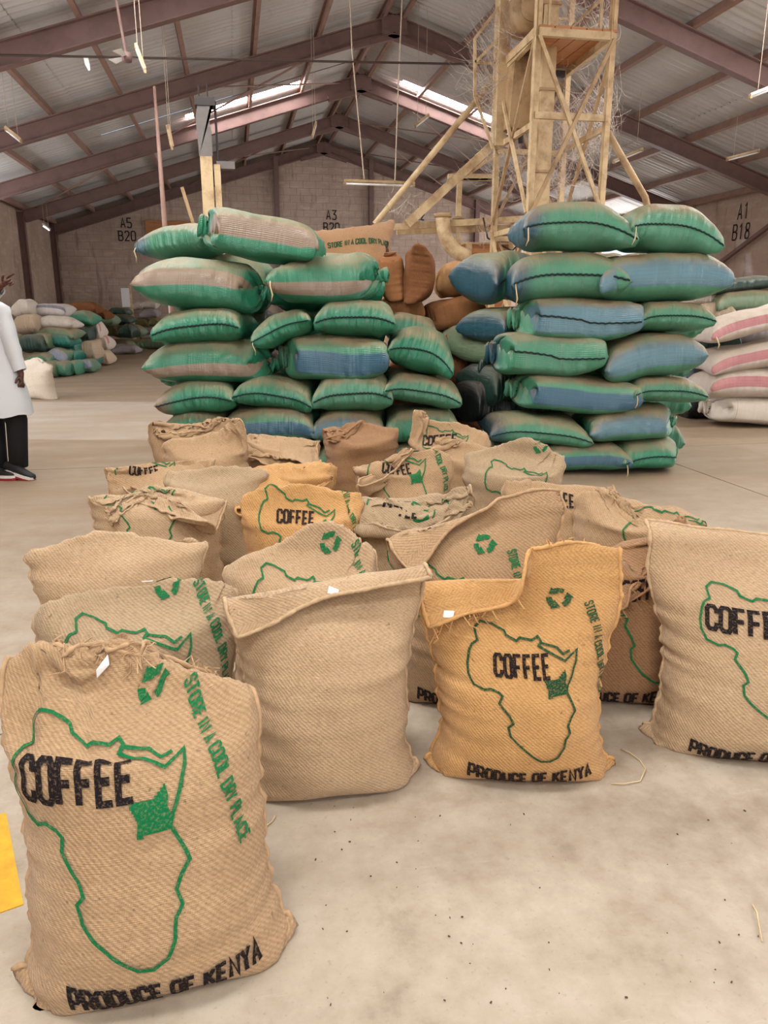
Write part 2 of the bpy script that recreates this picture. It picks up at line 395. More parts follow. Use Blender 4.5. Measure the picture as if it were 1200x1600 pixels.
# back wall: gable of concrete blocks with steel posts
wb = empty('wall_back', (0, Y1, 0)); tag(wb, kind='structure')
MB().add([(XL-.3, 0, 0), (XR+.3, 0, 0), (XR+.3, 0, EAVE), (XM, 0, ZR), (XL-.3, 0, EAVE), (XL-.3, .25, 0), (XR+.3, .25, 0), (XR+.3, .25, EAVE), (XM, .25, ZR), (XL-.3, .25, EAVE)],
         [(0, 1, 2, 3, 4), (9, 8, 7, 6, 5), (0, 5, 6, 1), (1, 6, 7, 2), (2, 7, 8, 3), (3, 8, 9, 4), (4, 9, 5, 0)]).build('gable_core', M['mortar'], wb)
b = MB(); rows = int(ZR/.235); bw = .46
for r in range(rows):
    z = r*.235+.118; x = XL+(bw/2 if r % 2 else 0)
    while x < XR-.05:
        x1 = min(x+bw, XR)
        if roofz(x)-.1 > z+.11 and roofz(x1)-.1 > z+.11:
            d = rng.uniform(.004, .012); b.box(((x+x1)/2, -d/2+.01, z), (x1-x-.012, d+.02, .224))
        x += bw
tag(b.build('block_courses', M['wall_back'], wb), kind='stuff')
for px in (432, 579, 745):
    p = aty(px, 300, Y1); top = roofz(p[0])-.15
    MB().ibeam((p[0], -.10, 0), (p[0], -.10, top), .16, .2, (0, 1, 0)).build('wall_post', M['rafter'], wb)
p = aty(265, 350, Y1)   # boarded hatch seen above the left stack
MB().box((p[0], -.05, 3.75), (1.6, .06, 1.0)).build('hatch_board', M['plywood'], wb)
def wall_mark(parent, px, py, two, y=None, x=None, h=.30):
    for k, s in enumerate(two):
        L, wd = text_lines(s, h, .75, .3)
        V, F_ = flat_print(L, .04, .2)
        if y is not None:
            q = aty(px, py, y); P = [(q[0]-wd/2+v[0], -.03, q[2]-k*(h+.12)+v[1]-h) for v in V]
        else:
            q = atx(px, py, x); P = [(-.012, q[1]+wd/2-v[0], q[2]-k*(h+.12)+v[1]-h) for v in V]
        MB().add(P, F_).build('bay_number', M['black'], parent)
wall_mark(wb, 196, 341, ('A5', 'B20'), Y1); wall_mark(wb, 517, 329, ('A3', 'B20'), Y1); wall_mark(wb, 655, 330, ('A2', 'B20'), Y1)
# side walls (rendered), each a run of bays between steel columns; the left one has an open doorway
wl = empty('wall_left', (XL, 0, 0)); tag(wl, kind='structure')
DY0, DY1, DZ = 9.85, 13.45, 3.6; RY0, RY1, RZ = 5.5, 11.5, 3.9
def sidepanel(par, ya, yb, za, zb, sgn): MB().box((sgn*.12, (ya+yb)/2, (za+zb)/2), (.24, yb-ya, zb-za)).build('wall_panel', M['wall_side'], par)
sidepanel(wl, Y0, DY0, 0, EAVE, -1); sidepanel(wl, DY0, DY1, DZ, EAVE, -1); sidepanel(wl, DY1, 14.5, 0, EAVE, -1); sidepanel(wl, 14.5, 22.5, 0, 2.55, -1); sidepanel(wl, 14.5, 22.5, 3.85, EAVE, -1); sidepanel(wl, 22.5, Y1, 0, EAVE, -1)  # the high opening is invented for the left fill light
wr = empty('wall_right', (XR, 0, 0)); tag(wr, kind='structure'); sidepanel(wr, Y0, RY0, 0, EAVE-.05, 1); sidepanel(wr, RY0, RY1, RZ, EAVE-.05, 1); sidepanel(wr, RY1, 22.3, 0, EAVE-.05, 1); sidepanel(wr, 22.3, 27.3, RZ, EAVE-.05, 1); sidepanel(wr, 27.3, Y1, 0, EAVE-.05, 1)  # both openings here are invented for the right fill lights
wall_mark(wr, 1163, 318, ('A1', 'B18'), x=XR, h=.36)
for k in range(NB+1):
    y = Y1-.1-k*BAY
    if not (DY0-.1 < y < DY1+.1): MB().ibeam((.10, y, 0), (.10, y, EAVE-.15), .16, .2, (1, 0, 0)).build('wall_post', M['rafter'], wl)
    if not (RY0-.1 < y < RY1+.1 or 22.2 < y < 27.4): MB().ibeam((-.10, y, 0), (-.10, y, EAVE-.15), .16, .2, (1, 0, 0)).build('wall_post', M['rafter'], wr)
q0, q1 = atx(1110, 420, XR-.25), atx(1200, 352, XR-.25)
d = q1-q0; MB().bar((-.2, q0[1]-d[1]*.6, q0[2]-d[2]*.6), (-.2, q1[1]+d[1]*.2, q1[2]+d[2]*.2), .09, .09).build('diagonal_brace', M['rafter'], wr)
# front wall behind the photographer, with the loading door
wf = empty('wall_front', (0, Y0, 0)); tag(wf, kind='structure')
for x0, x1, z0, z1 in ((XL, -1.9, 0, EAVE), (6.3, XR, 0, EAVE), (-1.9, 6.3, 4.5, 5.4)):
    MB().box(((x0+x1)/2, -.12, (z0+z1)/2), (x1-x0, .24, z1-z0)).build('wall_panel', M['wall_side'], wf)
MB().add([(XL, -.2, EAVE), (XR, -.2, EAVE), (XM, -.2, ZR)], [(0, 1, 2)]).build('gable_panel', M['wall_side'], wf)
# ceiling: corrugated sheets on purlins on steel rafters
ce = empty('ceiling', (XM, 0, ZR)); tag(ce, kind='structure')
def sp(side, s, y, off=0.):       # point on the roof slope: s along the slope from the ridge
    c = 1/math.hypot(1, SL); return (side*(s*c-off*SL*c), y, -s*SL*c-off*c)
SLEN = (XR-XM)*math.hypot(1, SL)
for k in range(NB+1):
    y = Y1-.12-k*BAY
    for side in (-1, 1):
        a_, b_ = sp(side, -.06, y, .33), sp(side, SLEN-.1, y, .33)
        MB().ibeam(a_, b_, .17, .32, (0, 0, 1)).build('rafter', M['rafter'], ce)
        MB().bar(sp(side, .05, y, .52), sp(side, 1.0, y, .48), .14, .12).build('ridge_haunch', M['rafter'], ce)
for k in range(NB+1): MB().box((0, Y1-.12-k*BAY, -.36), (.5, .15, .34)).build('apex_plate', M['rafter'], ce)
NP = 8
pur = {}
for side in (-1, 1):
    for q in range(NP):
        s = .22+(SLEN-.45)*q/(NP-1)
        c = [(0, .0), (.07, .0), (.07, .012), (.012, .012), (.012, .138), (.07, .138), (.07, .15), (0, .15)]     # C section
        A = MB(); P0 = sp(side, s, 0, .02); cc = 1/math.hypot(1, SL)
        for yy in (Y0, Y1):
            A.v += [(P0[0]+side*(u*cc-v*SL*cc), yy, P0[2]-u*SL*cc-v*cc) for u, v in c]
        A.f += [(i, (i+1) % 8, (i+1) % 8+8, i+8) for i in range(8)]
        A.build('purlin', M['purlin'], ce)
# corrugated sheets; the translucent ones let the day in
def corrugated(wy, ls, amp=.030, pitch=.185):
    n = int(wy/pitch*4); A = MB()
    for i in range(n+1):
        y = wy*i/n; z = amp*math.sin(2*math.pi*y/pitch)
        A.v += [(0, y, z), (ls, y, z)]
    A.f += [(2*i, 2*i+1, 2*i+3, 2*i+2) for i in range(n)]
    return A
NS, WS, NL = 4, BAY/4, 3
sheets = {}
def roof_piece(name, side, s0, s1, y, wy, mat, off):
    key = (name, round(s1-s0, 3), round(wy, 3), mat.name)
    if key not in sheets: sheets[key] = corrugated(wy, s1-s0).mesh(name, True); sheets[key].materials.append(mat)
    o = bpy.data.objects.new(name, sheets[key]); COL.objects.link(o); o.parent = ce
    o.location = sp(side, s0, y, off); o.rotation_euler = (0, math.atan(SL), 0)
    if side < 0: o.rotation_euler = (0, math.atan(SL), math.pi); o.location = sp(side, s0, y+wy, off)
    return o
LL = SLEN/NL
SKY = {(1, -1), (1, 1), (4, -1), (4, 1), (6, -1), (6, 1), (8, 1), (8, -1)}     # bay counted from the back wall, side
for k in range(NB):
    for c in range(NS):
        y = Y1-(k+1)*BAY+c*WS
        for side in (-1, 1):
            for q in range(NL):
                s0, s1 = q*LL+(.0 if q == 0 else -.08), (q+1)*LL+.05
                lit = None
                if (k+1, side) in {(2+1, -1), (2+1, 1)} and c == 3 and q <= 1: lit = True
                if k >= 4 and c == 1 and q == 1: lit = True
                if lit and k < 4:
                    # narrow translucent sheet along the far edge of this bay
                    roof_piece('roof_sheet', side, s0, s1, y, WS-.50, M['roof'], -.005*(q % 2))
                    yy = y+WS-.50
                    a0, a1 = (1.45, 4.45) if side < 0 else (1.05, 4.1)
                    if q == 0:
                        roof_piece('roof_sheet', side, 0, a0, yy, .56, M['roof'], -.003)
                        for e in range(3):
                            L0 = (a1-a0)/3; roof_piece('skylight_sheet', side, a0+e*L0+.015, a0+(e+1)*L0-.015, yy+.03, .44, M['skylight2'], 0)
                        roof_piece('roof_sheet', side, a1, 2*LL+.05, yy, .56, M['roof'], -.003)
                elif lit:
                    roof_piece('skylight_sheet', side, s0, s1, y, WS, M['skylight'], -.005)
                else:
                    roof_piece('roof_sheet', side, s0, s1, y-.03, WS+.09, M['roof'], -.012*(q % 2)-.006*(c % 2))
A = MB(); A.bar((0, Y0, .03), (0, Y1, .03), .9, .02); A.build('ridge_cap', M['roof'], ce)
# wind bracing rods in the roof plane
def brace(k, side, s0, s1, flip):
    ya, yb = Y1-.12-k*BAY, Y1-.12-(k+1)*BAY
    if flip: ya, yb = yb, ya
    MB().tube([sp(side, s0, ya, .22), sp(side, s1, yb, .22)], .02, 6).build('wind_brace', M['purlin'], ce)
for k, side in ((0, -1), (0, 1), (2, -1), (1, 1)):
    brace(k, side, .6, 4.9, False); brace(k, side, .6, 4.9, True)
brace(1, -1, 5.2, 9.2, True)
# tie rod across the hall
p0, p1 = aty(0, 86, 12.3), aty(772, 101, 12.3)
dd = (p1-p0)/(p1[0]-p0[0]); pa, pb = p0+dd*(XL+2.2-p0[0]), p1+dd*.2
t = MB().tube([pa, pb], .016, 6).build('tie_rod', M['cable']); tag(t, 'thin dark rod stretched across the hall under the roof', 'rod')
# ================================================================== cloth: a small sack simulation (two sheets sewn together, filled)
def relax(X, ax, par, rest, ks, kc):
    n = X.shape[ax]
    i0 = np.arange(par, n-1, 2); sl0 = [slice(None)]*4; sl1 = [slice(None)]*4
    sl0[ax] = slice(par, n-1, 2); sl1[ax] = slice(par+1, n, 2)
    A, B = X[tuple(sl0)], X[tuple(sl1)]
    D = B-A; L = np.sqrt((D*D).sum(-1, keepdims=True))+1e-9; e = (L-rest)/L
    k = np.where(e > 0, ks, kc)*.5; D *= e*k
    A += D; B -= D
def relax_diag(X, rest, ks):
    for A, B in ((X[:, :-1, :-1], X[:, 1:, 1:]), (X[:, 1:, :-1], X[:, :-1, 1:])):
        D = B-A; L = np.sqrt((D*D).sum(-1, keepdims=True))+1e-9; e = np.clip((L-rest)/L, 0, .3)*ks*.25
        D = D*e; A += D; B -= D
def normals(X):
    di = np.empty_like(X); dj = np.empty_like(X)
    di[:, 1:-1] = X[:, 2:]-X[:, :-2]; di[:, 0] = X[:, 1]-X[:, 0]; di[:, -1] = X[:, -1]-X[:, -2]
    dj[:, :, 1:-1] = X[:, :, 2:]-X[:, :, :-2]; dj[:, :, 0] = X[:, :, 1]-X[:, :, 0]; dj[:, :, -1] = X[:, :, -1]-X[:, :, -2]
    N = np.cross(di, dj); N /= np.sqrt((N*N).sum(-1, keepdims=True))+1e-9; N[1] *= -1
    return N
def sew(X, top):
    for s in ((slice(None), 0), (slice(None), -1)):
        pass
    m = (X[0, 0]+X[1, 0])/2; X[0, 0] = m; X[1, 0] = m
    m = (X[0, -1]+X[1, -1])/2; X[0, -1] = m; X[1, -1] = m
    m = (X[0, :, 0]+X[1, :, 0])/2; X[0, :, 0] = m; X[1, :, 0] = m
    if top: m = (X[0, :, -1]+X[1, :, -1])/2; X[0, :, -1] = m; X[1, :, -1] = m
def smooth(X, k):
    Y = X.copy()
    Y[:, 1:-1, 1:-1] = (X[:, 2:, 1:-1]+X[:, :-2, 1:-1]+X[:, 1:-1, 2:]+X[:, 1:-1, :-2])/4
    X += (Y-X)*k
def stand_bag(seed, W=.72, L=1.02, fill=.56, push=1., nu=30, nv=42, steps=230):
    """standing filled sack: local x across, -y the front, z up. returns X[2, nu+1, nv+1, 3] (0 front sheet, 1 back)"""
    r = np.random.RandomState(seed); X = np.zeros((2, nu+1, nv+1, 3))
    X[..., 0] = np.linspace(-W/2, W/2, nu+1)[None, :, None]; X[..., 2] = np.linspace(0, L, nv+1)[None, None, :]
    bul = np.sin(np.linspace(0, np.pi, nu+1))[:, None]*np.sin(np.linspace(0, np.pi, nv+1))[None]*.06
    X[0, ..., 1] = -bul; X[1, ..., 1] = bul
    X[..., 1] += r.normal(0, .004, X.shape[:3]); sew(X, False)
    P = X.copy(); du, dv = W/nu, L/nv; dg = math.hypot(du, dv)*1.04
    vj = np.linspace(0, 1, nv+1)[None, None, :]; lift = -.00012+.00030*sstep(vj, .55, .9)
    for st in range(steps):
        V = (X-P)*.86; P = X.copy(); X = X+V
        N = normals(X); h = np.clip(fill-X[..., 2], 0, 1)[..., None]
        X += N*h*.0013*push; X[..., 1] = np.clip(X[..., 1], -.19, .19)
        X[..., 2] += lift
        for it in range(5):
            for par in (0, 1):
                relax(X, 1, par, du, 1., .12); relax(X, 2, par, dv, 1., .12)
            relax_diag(X, dg, .35); sew(X, False)
        smooth(X, .03)
        under = X[..., 2] < 0
        X[..., 2][under] = 0; P[..., :2][under] = P[..., :2][under]*.3+X[..., :2][under]*.7
        # the empty upper cloth keeps standing, its two sheets close together
        X[..., 1] *= 1-.10*sstep(X[..., 2], fill-.05, fill+.16)
        X[..., 0] -= X[..., 0].mean(); X[..., 1] -= X[..., 1].mean()*.5
    X[..., 2] -= X[..., 2].min()
    return X
def pillow(seed, W=.80, L=1.25, plate=.38, press=1., tie=0, nu=24, nv=36, steps=170):
    """lying filled sack: local x along, y across (front edge = -y), z up; tie: 0 sewn, 1 gathered at +x, 2 at both ends"""
    r = np.random.RandomState(seed); X = np.zeros((2, nu+1, nv+1, 3))
    X[..., 1] = np.linspace(-W/2, W/2, nu+1)[None, :, None]; X[..., 0] = np.linspace(-L/2, L/2, nv+1)[None, None, :]
    bul = np.sin(np.linspace(0, np.pi, nu+1))[:, None]*np.sin(np.linspace(0, np.pi, nv+1))[None]*.08
    X[0, ..., 2] = -bul; X[1, ..., 2] = bul          # sheet 0 under, sheet 1 on top
    X += r.normal(0, .004, X.shape); sew(X, True)
    P = X.copy(); du, dv = W/nu, L/nv; dg = math.hypot(du, dv)*1.03
    for st in range(steps):
        V = (X-P)*.86; P = X.copy(); X = X+V
        N = normals(X)                # i->y, j->x : cross = -z for sheet 0
        X += N*.0006*press
        for it in range(5):
            for par in (0, 1):
                relax(X, 1, par, du, 1., .1); relax(X, 2, par, dv, 1., .1)
            relax_diag(X, dg, .3); sew(X, True)
        smooth(X, .03)
        if tie:
            for e, jj in ((1, nv-3),) if tie == 1 else ((1, nv-3), (0, 3)):
                sl = slice(jj-1, jj+2); k = min(1, st/60)
                c = X[:, :, sl].mean((0, 1, 2)); tgt = .12
                X[:, :, sl, 1] = c[1]+(X[:, :, sl, 1]-c[1])*(1-.12*k); X[:, :, sl, 2] = c[2]+(X[:, :, sl, 2]-c[2])*(1-.15*k)
                lim = .055
                q = X[:, :, sl]; q[..., 1] = np.where(k >= 1, np.clip(q[..., 1], c[1]-lim, c[1]+lim), q[..., 1])
        X[..., 2] = np.clip(X[..., 2], -plate/2, plate/2)
        X -= X.mean((0, 1, 2))*np.array([1, 1, 0])
    return X
def up2(X):
    for ax in (1, 2):
        Y = np.moveaxis(X, ax, 0); a = np.concatenate([2*Y[:1]-Y[1:2], Y, 2*Y[-1:]-Y[-2:-1]])
        mid = (-a[:-3]+9*a[1:-2]+9*a[2:-1]-a[3:])/16
        o = np.empty((2*len(Y)-1,)+Y.shape[1:]); o[::2] = Y; o[1::2] = mid; X = np.moveaxis(o, 0, ax)
    return X
def sheet_mesh(name, X, UV, top, mat=None):
    """both sheets welded along their seams -> one mesh"""
    _, a, b, _ = X.shape; idx = np.arange(2*a*b).reshape(2, a, b)
    idx[1, 0] = idx[0, 0]; idx[1, -1] = idx[0, -1]; idx[1, :, 0] = idx[0, :, 0]
    if top: idx[1, :, -1] = idx[0, :, -1]
    used = np.unique(idx); remap = np.zeros(2*a*b, int); remap[used] = np.arange(len(used))
    V = X.reshape(-1, 3)[used]; q0 = np.stack([idx[0, :-1, :-1], idx[0, 1:, :-1], idx[0, 1:, 1:], idx[0, :-1, 1:]], -1).reshape(-1, 4)
    q1 = np.stack([idx[1, :-1, :-1], idx[1, :-1, 1:], idx[1, 1:, 1:], idx[1, 1:, :-1]], -1).reshape(-1, 4)
    raw = np.arange(2*a*b).reshape(2, a, b)
    l0 = np.stack([raw[0, :-1, :-1], raw[0, 1:, :-1], raw[0, 1:, 1:], raw[0, :-1, 1:]], -1).reshape(-1)
    l1 = np.stack([raw[1, :-1, :-1], raw[1, :-1, 1:], raw[1, 1:, 1:], raw[1, 1:, :-1]], -1).reshape(-1)
    Q = remap[np.concatenate([q0, q1])]
    me = bpy.data.meshes.new(name); me.vertices.add(len(V)); me.vertices.foreach_set('co', V.astype(np.float32).ravel())
    me.loops.add(len(Q)*4); me.loops.foreach_set('vertex_index', Q.astype(np.int32).ravel())
    me.polygons.add(len(Q)); me.polygons.foreach_set('loop_start', np.arange(0, len(Q)*4, 4, dtype=np.int32))
    me.update(calc_edges=True); me.polygons.foreach_set('use_smooth', [True]*len(Q))
    uv = me.uv_layers.new(name='UVMap'); uv.data.foreach_set('uv', UV.reshape(-1, 2)[np.concatenate([l0, l1])].astype(np.float32).ravel())
    me.validate(); me.update()
    if mat: me.materials.append(mat)
    return me
def vnoise(P, sc, seed):
    """smooth vector noise on points (n,3)"""
    o = Vector((seed*7.3, seed*3.1, seed*5.7))
    return np.array([mnoise.noise_vector(Vector(p)*sc+o) for p in P])
def fold(X, x0, z0, ang, theta, r=.035, front=True, win=None):
    """bend everything beyond the line through (x0, z0) with normal direction ang (degrees, 90 = up) over by theta"""
    m = (math.cos(R_(ang)), math.sin(R_(ang))); ax = (m[1], -m[0])
    dx, dz = X[..., 0]-x0, X[..., 2]-z0; s = dx*m[0]+dz*m[1]; t = dx*ax[0]+dz*ax[1]
    th = R_(theta)
    if win is not None: th = th*sstep(t, win[0], win[1])*(1-sstep(t, win[2], win[3]))
    sg = -1. if front else 1.
    y = X[..., 1]*-sg*-1 if front else -X[..., 1]*-1
    y = X[..., 1]
    th = np.maximum(th, 1e-4)+0*s; ph = np.clip(s/r, 0, th); ex = np.clip(s-r*th, 0, None)
    s2 = np.where(s > 0, r*np.sin(ph)+ex*np.cos(ph), s); y2 = np.where(s > 0, sg*(r*(1-np.cos(ph))+ex*np.sin(ph)), 0)
    y = np.where(s > 0, y*np.minimum(1, .25+.75*np.exp(-s/.05)), y)
    s3 = s2+np.where(s > 0, y*-sg*np.sin(ph), 0); y3 = y2+y*np.cos(np.where(s > 0, ph, 0))
    O = X.copy(); O[..., 0] = x0+s3*m[0]+t*ax[0]; O[..., 2] = z0+s3*m[1]+t*ax[1]; O[..., 1] = y3
    return O, np.clip(s/r, 0, None)*(th > .5)
def keep_out(X, flap, gap=.010):
    """flap lying on the front of its own bag stays outside of it"""
    fr = X[0][flap[0] <= 0]; n = 44; xs = np.clip(((fr[:, 0]+.5)*n).astype(int), 0, n-1); zs = np.clip((fr[:, 2]*n).astype(int), 0, n-1)
    G = np.full((n, n), 9.); np.minimum.at(G, (xs, zs), fr[:, 1])
    for _ in range(2):
        H = G.copy()
        for a_, b_ in ((1, 0), (-1, 0), (0, 1), (0, -1)): H = np.minimum(H, np.where(np.roll(G, (a_, b_), (0, 1)) < 9, np.roll(G, (a_, b_), (0, 1))+.004, 9.))
        G = H
    for side in (0, 1):
        f = flap[side] > 1.2; P = X[side][f]; xs = np.clip(((P[:, 0]+.5)*n).astype(int), 0, n-1); zs = np.clip((P[:, 2]*n).astype(int), 0, n-1)
        lim = G[xs, zs]-gap-(.012 if side else 0); P[:, 1] = np.where(lim < 8, np.minimum(P[:, 1], lim), P[:, 1]); X[side][f] = P
    return X
def drape(X, seed, zc, flop=0., tilt=0., amp=.05, steps=105):
    """the empty upper cloth of a standing sack sinks and crumples down to about height zc"""
    r = np.random.RandomState(seed+900); nu, nv = X.shape[1]-1, X.shape[2]-1; X = X.copy()
    du, dv = BW/nu, BL/nv; dg = math.hypot(du, dv)*1.04; vj = np.linspace(0, 1, nv+1)[None, None, :]; free = sstep(vj, .46, .66)*np.ones(X.shape[:3]); fr3 = free[..., None]
    uu = np.linspace(-1, 1, nu+1)[:, None]; vv = np.linspace(0, 1, nv+1)[None]
    a1, a2, p1, p2, q1 = r.uniform(-1.5, 1.5), r.uniform(-2.5, 2.5), r.uniform(0, 6), r.uniform(0, 6), r.uniform(-1, 1)
    wave = np.sin(9*vv+a1*uu*2+p1)+.7*np.sin(15*vv+a2*uu*2+p2)+.5*np.sin(4.2*uu+p1*2)
    X[..., 1] += (wave*amp*.5)[None]*free
    X0 = X.copy(); P = X.copy(); bz = X[0, nu//2, :, 2]; by = np.abs(X[0, nu//2, :, 1])*(1-sstep(np.linspace(0, 1, nv+1), .55, .75)); o = np.argsort(bz)
    z0 = X[..., 2].max(); fl = (flop+.6*q1*np.sin(2.2*uu+p2))[None]*free
    for st in range(steps):
        V = (X-P)*.80; P = X.copy(); X = X+V
        X[..., 2] -= .0009*free; X[..., 1] += .0007*fl*vj
        lim = z0+(zc-z0)*min(1, st/70)+tilt*uu[None]*BW/2
        X[..., 2] = np.where(free > .5, np.minimum(X[..., 2], lim+.02*np.sin(5*uu+p1)[None]), X[..., 2])
        for it in range(4):
            for par in (0, 1):
                relax(X, 1, par, du, 1., .7); relax(X, 2, par, dv, 1., .7)
            relax_diag(X, dg, .4); sew(X, False)
        smooth(X, .035)
        N = normals(X); d = ((X[1]-X[0])*-N[0]).sum(-1); push = np.clip(.010-d, 0, .02)*free[0]*.5
        X[0, 1:-1] += (N[0]*push[..., None])[1:-1]; X[1, 1:-1] -= (N[0]*push[..., None])[1:-1]
        t = np.interp(X[..., 2], bz[o], by[o])*np.sqrt(np.clip(1-(X[..., 0]/.33)**2, 0, 1)); ins = (np.abs(X[..., 1]) < t+.01) & (free > .6)
        X[..., 2] = np.where(ins, X[..., 2]+.004, X[..., 2])
        X = X*fr3+X0*(1-fr3); X[..., 2] = np.maximum(X[..., 2], 0)
    return X
BV = {}
for k, kw in enumerate((dict(fill=.72, push=1.0), dict(fill=.66, push=1.1), dict(fill=.60, push=1.0), dict(fill=.74, push=.95), dict(fill=.70, push=.8))):
    BV[k] = stand_bag(11+k, **kw)
BW, BL = .72, 1.02
TONE = {'white': ((204, 188, 168), (220, 206, 188), (186, 168, 148)), 'tan': ((186, 153, 117), (211, 180, 142), (166, 133, 98)), 'gold': ((204, 156, 100), (226, 182, 126), (184, 136, 82)),
        'grey': ((180, 154, 122), (204, 180, 146), (162, 136, 106)), 'pale': ((194, 164, 129), (217, 189, 154), (176, 145, 111)),
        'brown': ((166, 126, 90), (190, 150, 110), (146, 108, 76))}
for k, (b_, l_, d_) in TONE.items():
    M['burlap_'+k] = mat_burlap('burlap_'+k, b_, l_, d_)
    M['black_'+k] = mat_ink('black_print_'+k, (30, 26, 28), b_, .52, .85)
    M['green_'+k] = mat_ink('green_print_'+k, (20, 106, 62), b_, .50, .85)
    M['dgreen_'+k] = mat_ink('dark_green_print_'+k, (24, 70, 46), b_, .5, .75)
    M['seam_'+k] = plain('seam_'+k, tuple(int(v*1.02) for v in b_), .95, 0, .25, 60)
def sample(X0, N0, s, h):
    """front sheet point and normal at cloth coordinates s (m across, from the middle) and h (m up)"""
    a, b = X0.shape[:2]; u = np.clip((s/BW+.5)*(a-1), 0, a-1.001); v = np.clip(h/BL*(b-1), 0, b-1.001)
    i, j = u.astype(int), v.astype(int); fu, fv = (u-i)[:, None], (v-j)[:, None]
    f = lambda Z: Z[i, j]*(1-fu)*(1-fv)+Z[i+1, j]*fu*(1-fv)+Z[i, j+1]*(1-fu)*fv+Z[i+1, j+1]*fu*fv
    return f(X0)+f(N0)*.0045
def decal(name, par, X0, N0, V, F_, mat):
    if len(V) == 0: return
    ok = (V[:, 0] > -BW/2) & (V[:, 0] < BW/2) & (V[:, 1] > .005) & (V[:, 1] < BL-.005)
    F_ = [f for f in F_ if all(ok[i] for i in f)]
    if not F_: return
    P = sample(X0, N0, V[:, 0], V[:, 1]); me = bpy.data.meshes.new(name); me.from_pydata(P.tolist(), [], F_)
    me.polygons.foreach_set('use_smooth', [True]*len(me.polygons))
    uv = me.uv_layers.new(name='UVMap'); li = np.empty(len(me.loops), np.int32); me.loops.foreach_get('vertex_index', li)
    uv.data.foreach_set('uv', V[li].astype(np.float32).ravel()); me.materials.append(mat)
    return link(name, me, None, par)
def rot2(V, a, c):
    ca, sa = math.cos(a), math.sin(a); return V@np.array([[ca, sa], [-sa, ca]])+np.array(c)
def recycle_print():
    L = []
    for k in range(3):
        a = R_(90+120*k)
        pts = []
        for t in np.linspace(-.62, .40, 7):
            an = a+t*1.0; pts.append((.042*math.cos(an), .042*math.sin(an)))
        L.append(pts)
    V, F_ = flat_print(L, .026, .012)
    T = []
    for k in range(3):
        an = R_(90+120*k)+.62; c = np.array([math.cos(an), math.sin(an)])*.042; d = np.array([-math.sin(an), math.cos(an)]); n_ = np.array([math.cos(an), math.sin(an)])
        o = len(V); V = np.vstack([V, [c-d*.012+n_*.024, c-d*.012-n_*.024, c+d*.026, c+d*.0]]); F_ = F_+[(o, o+1, o+2)]
    return V, F_
def prints(par, X, tone, dx=0., dh=0., big=False, dark=False, what='mcpsr', sc=1.):
    N = normals(X); X0, N0 = X[0], N[0]; gm = M[('dgreen_' if dark else 'green_')+tone]; bm = M['black_'+tone]
    w_, h_ = .37*sc, .48*sc; base = .24+dh
    put = lambda V, ox, oy: V+np.array([ox, oy])
    if 'm' in what:
        V, F_ = flat_print([afr(AFRICA, w_, h_), afr(REDSEA, w_, h_)], .0078, .01); decal('map_outline_print', par, X0, N0, put(V, dx, base), F_, gm)
        V, F_ = fill_print(afr(KENYA, w_, h_)); decal('filled_country_print', par, X0, N0, put(V, dx, base), F_, gm)
    if 'c' in what:
        L, wd = text_lines('COFFEE', .080 if big else .068, .62 if big else .5, .20); V, F_ = flat_print(L, .0145 if big else .0115)
        decal('coffee_lettering', par, X0, N0, put(V, dx-wd/2-(.042 if big else .008), base+h_*.645), F_, bm)
    if 'p' in what:
        L, wd = text_lines('PRODUCE OF KENYA', .052, .58, .22); V, F_ = flat_print(L, .0105); V = V+np.array([-wd/2+.02, 0])
        V[:, 1] += .150+.18*V[:, 0]**2; decal('produce_lettering', par, X0, N0, V, F_, bm)
    if 's' in what:
        L, wd = text_lines('STORE IN A COOL DRY PLACE', .030, .62, .24); V, F_ = flat_print(L, .0054)
        decal('storage_lettering', par, X0, N0, rot2(V, R_(-77), (dx+.215, base+.54)), F_, gm)
    if 'r' in what:
        V, F_ = recycle_print(); decal('recycling_symbol', par, X0, N0, put(V*.74, dx+.13, base+.57), F_, gm)
def edge_tube(name, par, P, r, mat, wob=.0, seed=0, n=5, skip=1):
    rr = random.Random(seed); pts = [tuple(p) for p in P[::skip]]
    rs = [r*(1+rr.uniform(-.35, .35)) for _ in pts]
    return MB().tube(pts, rs, n).build(name, mat, par, True)
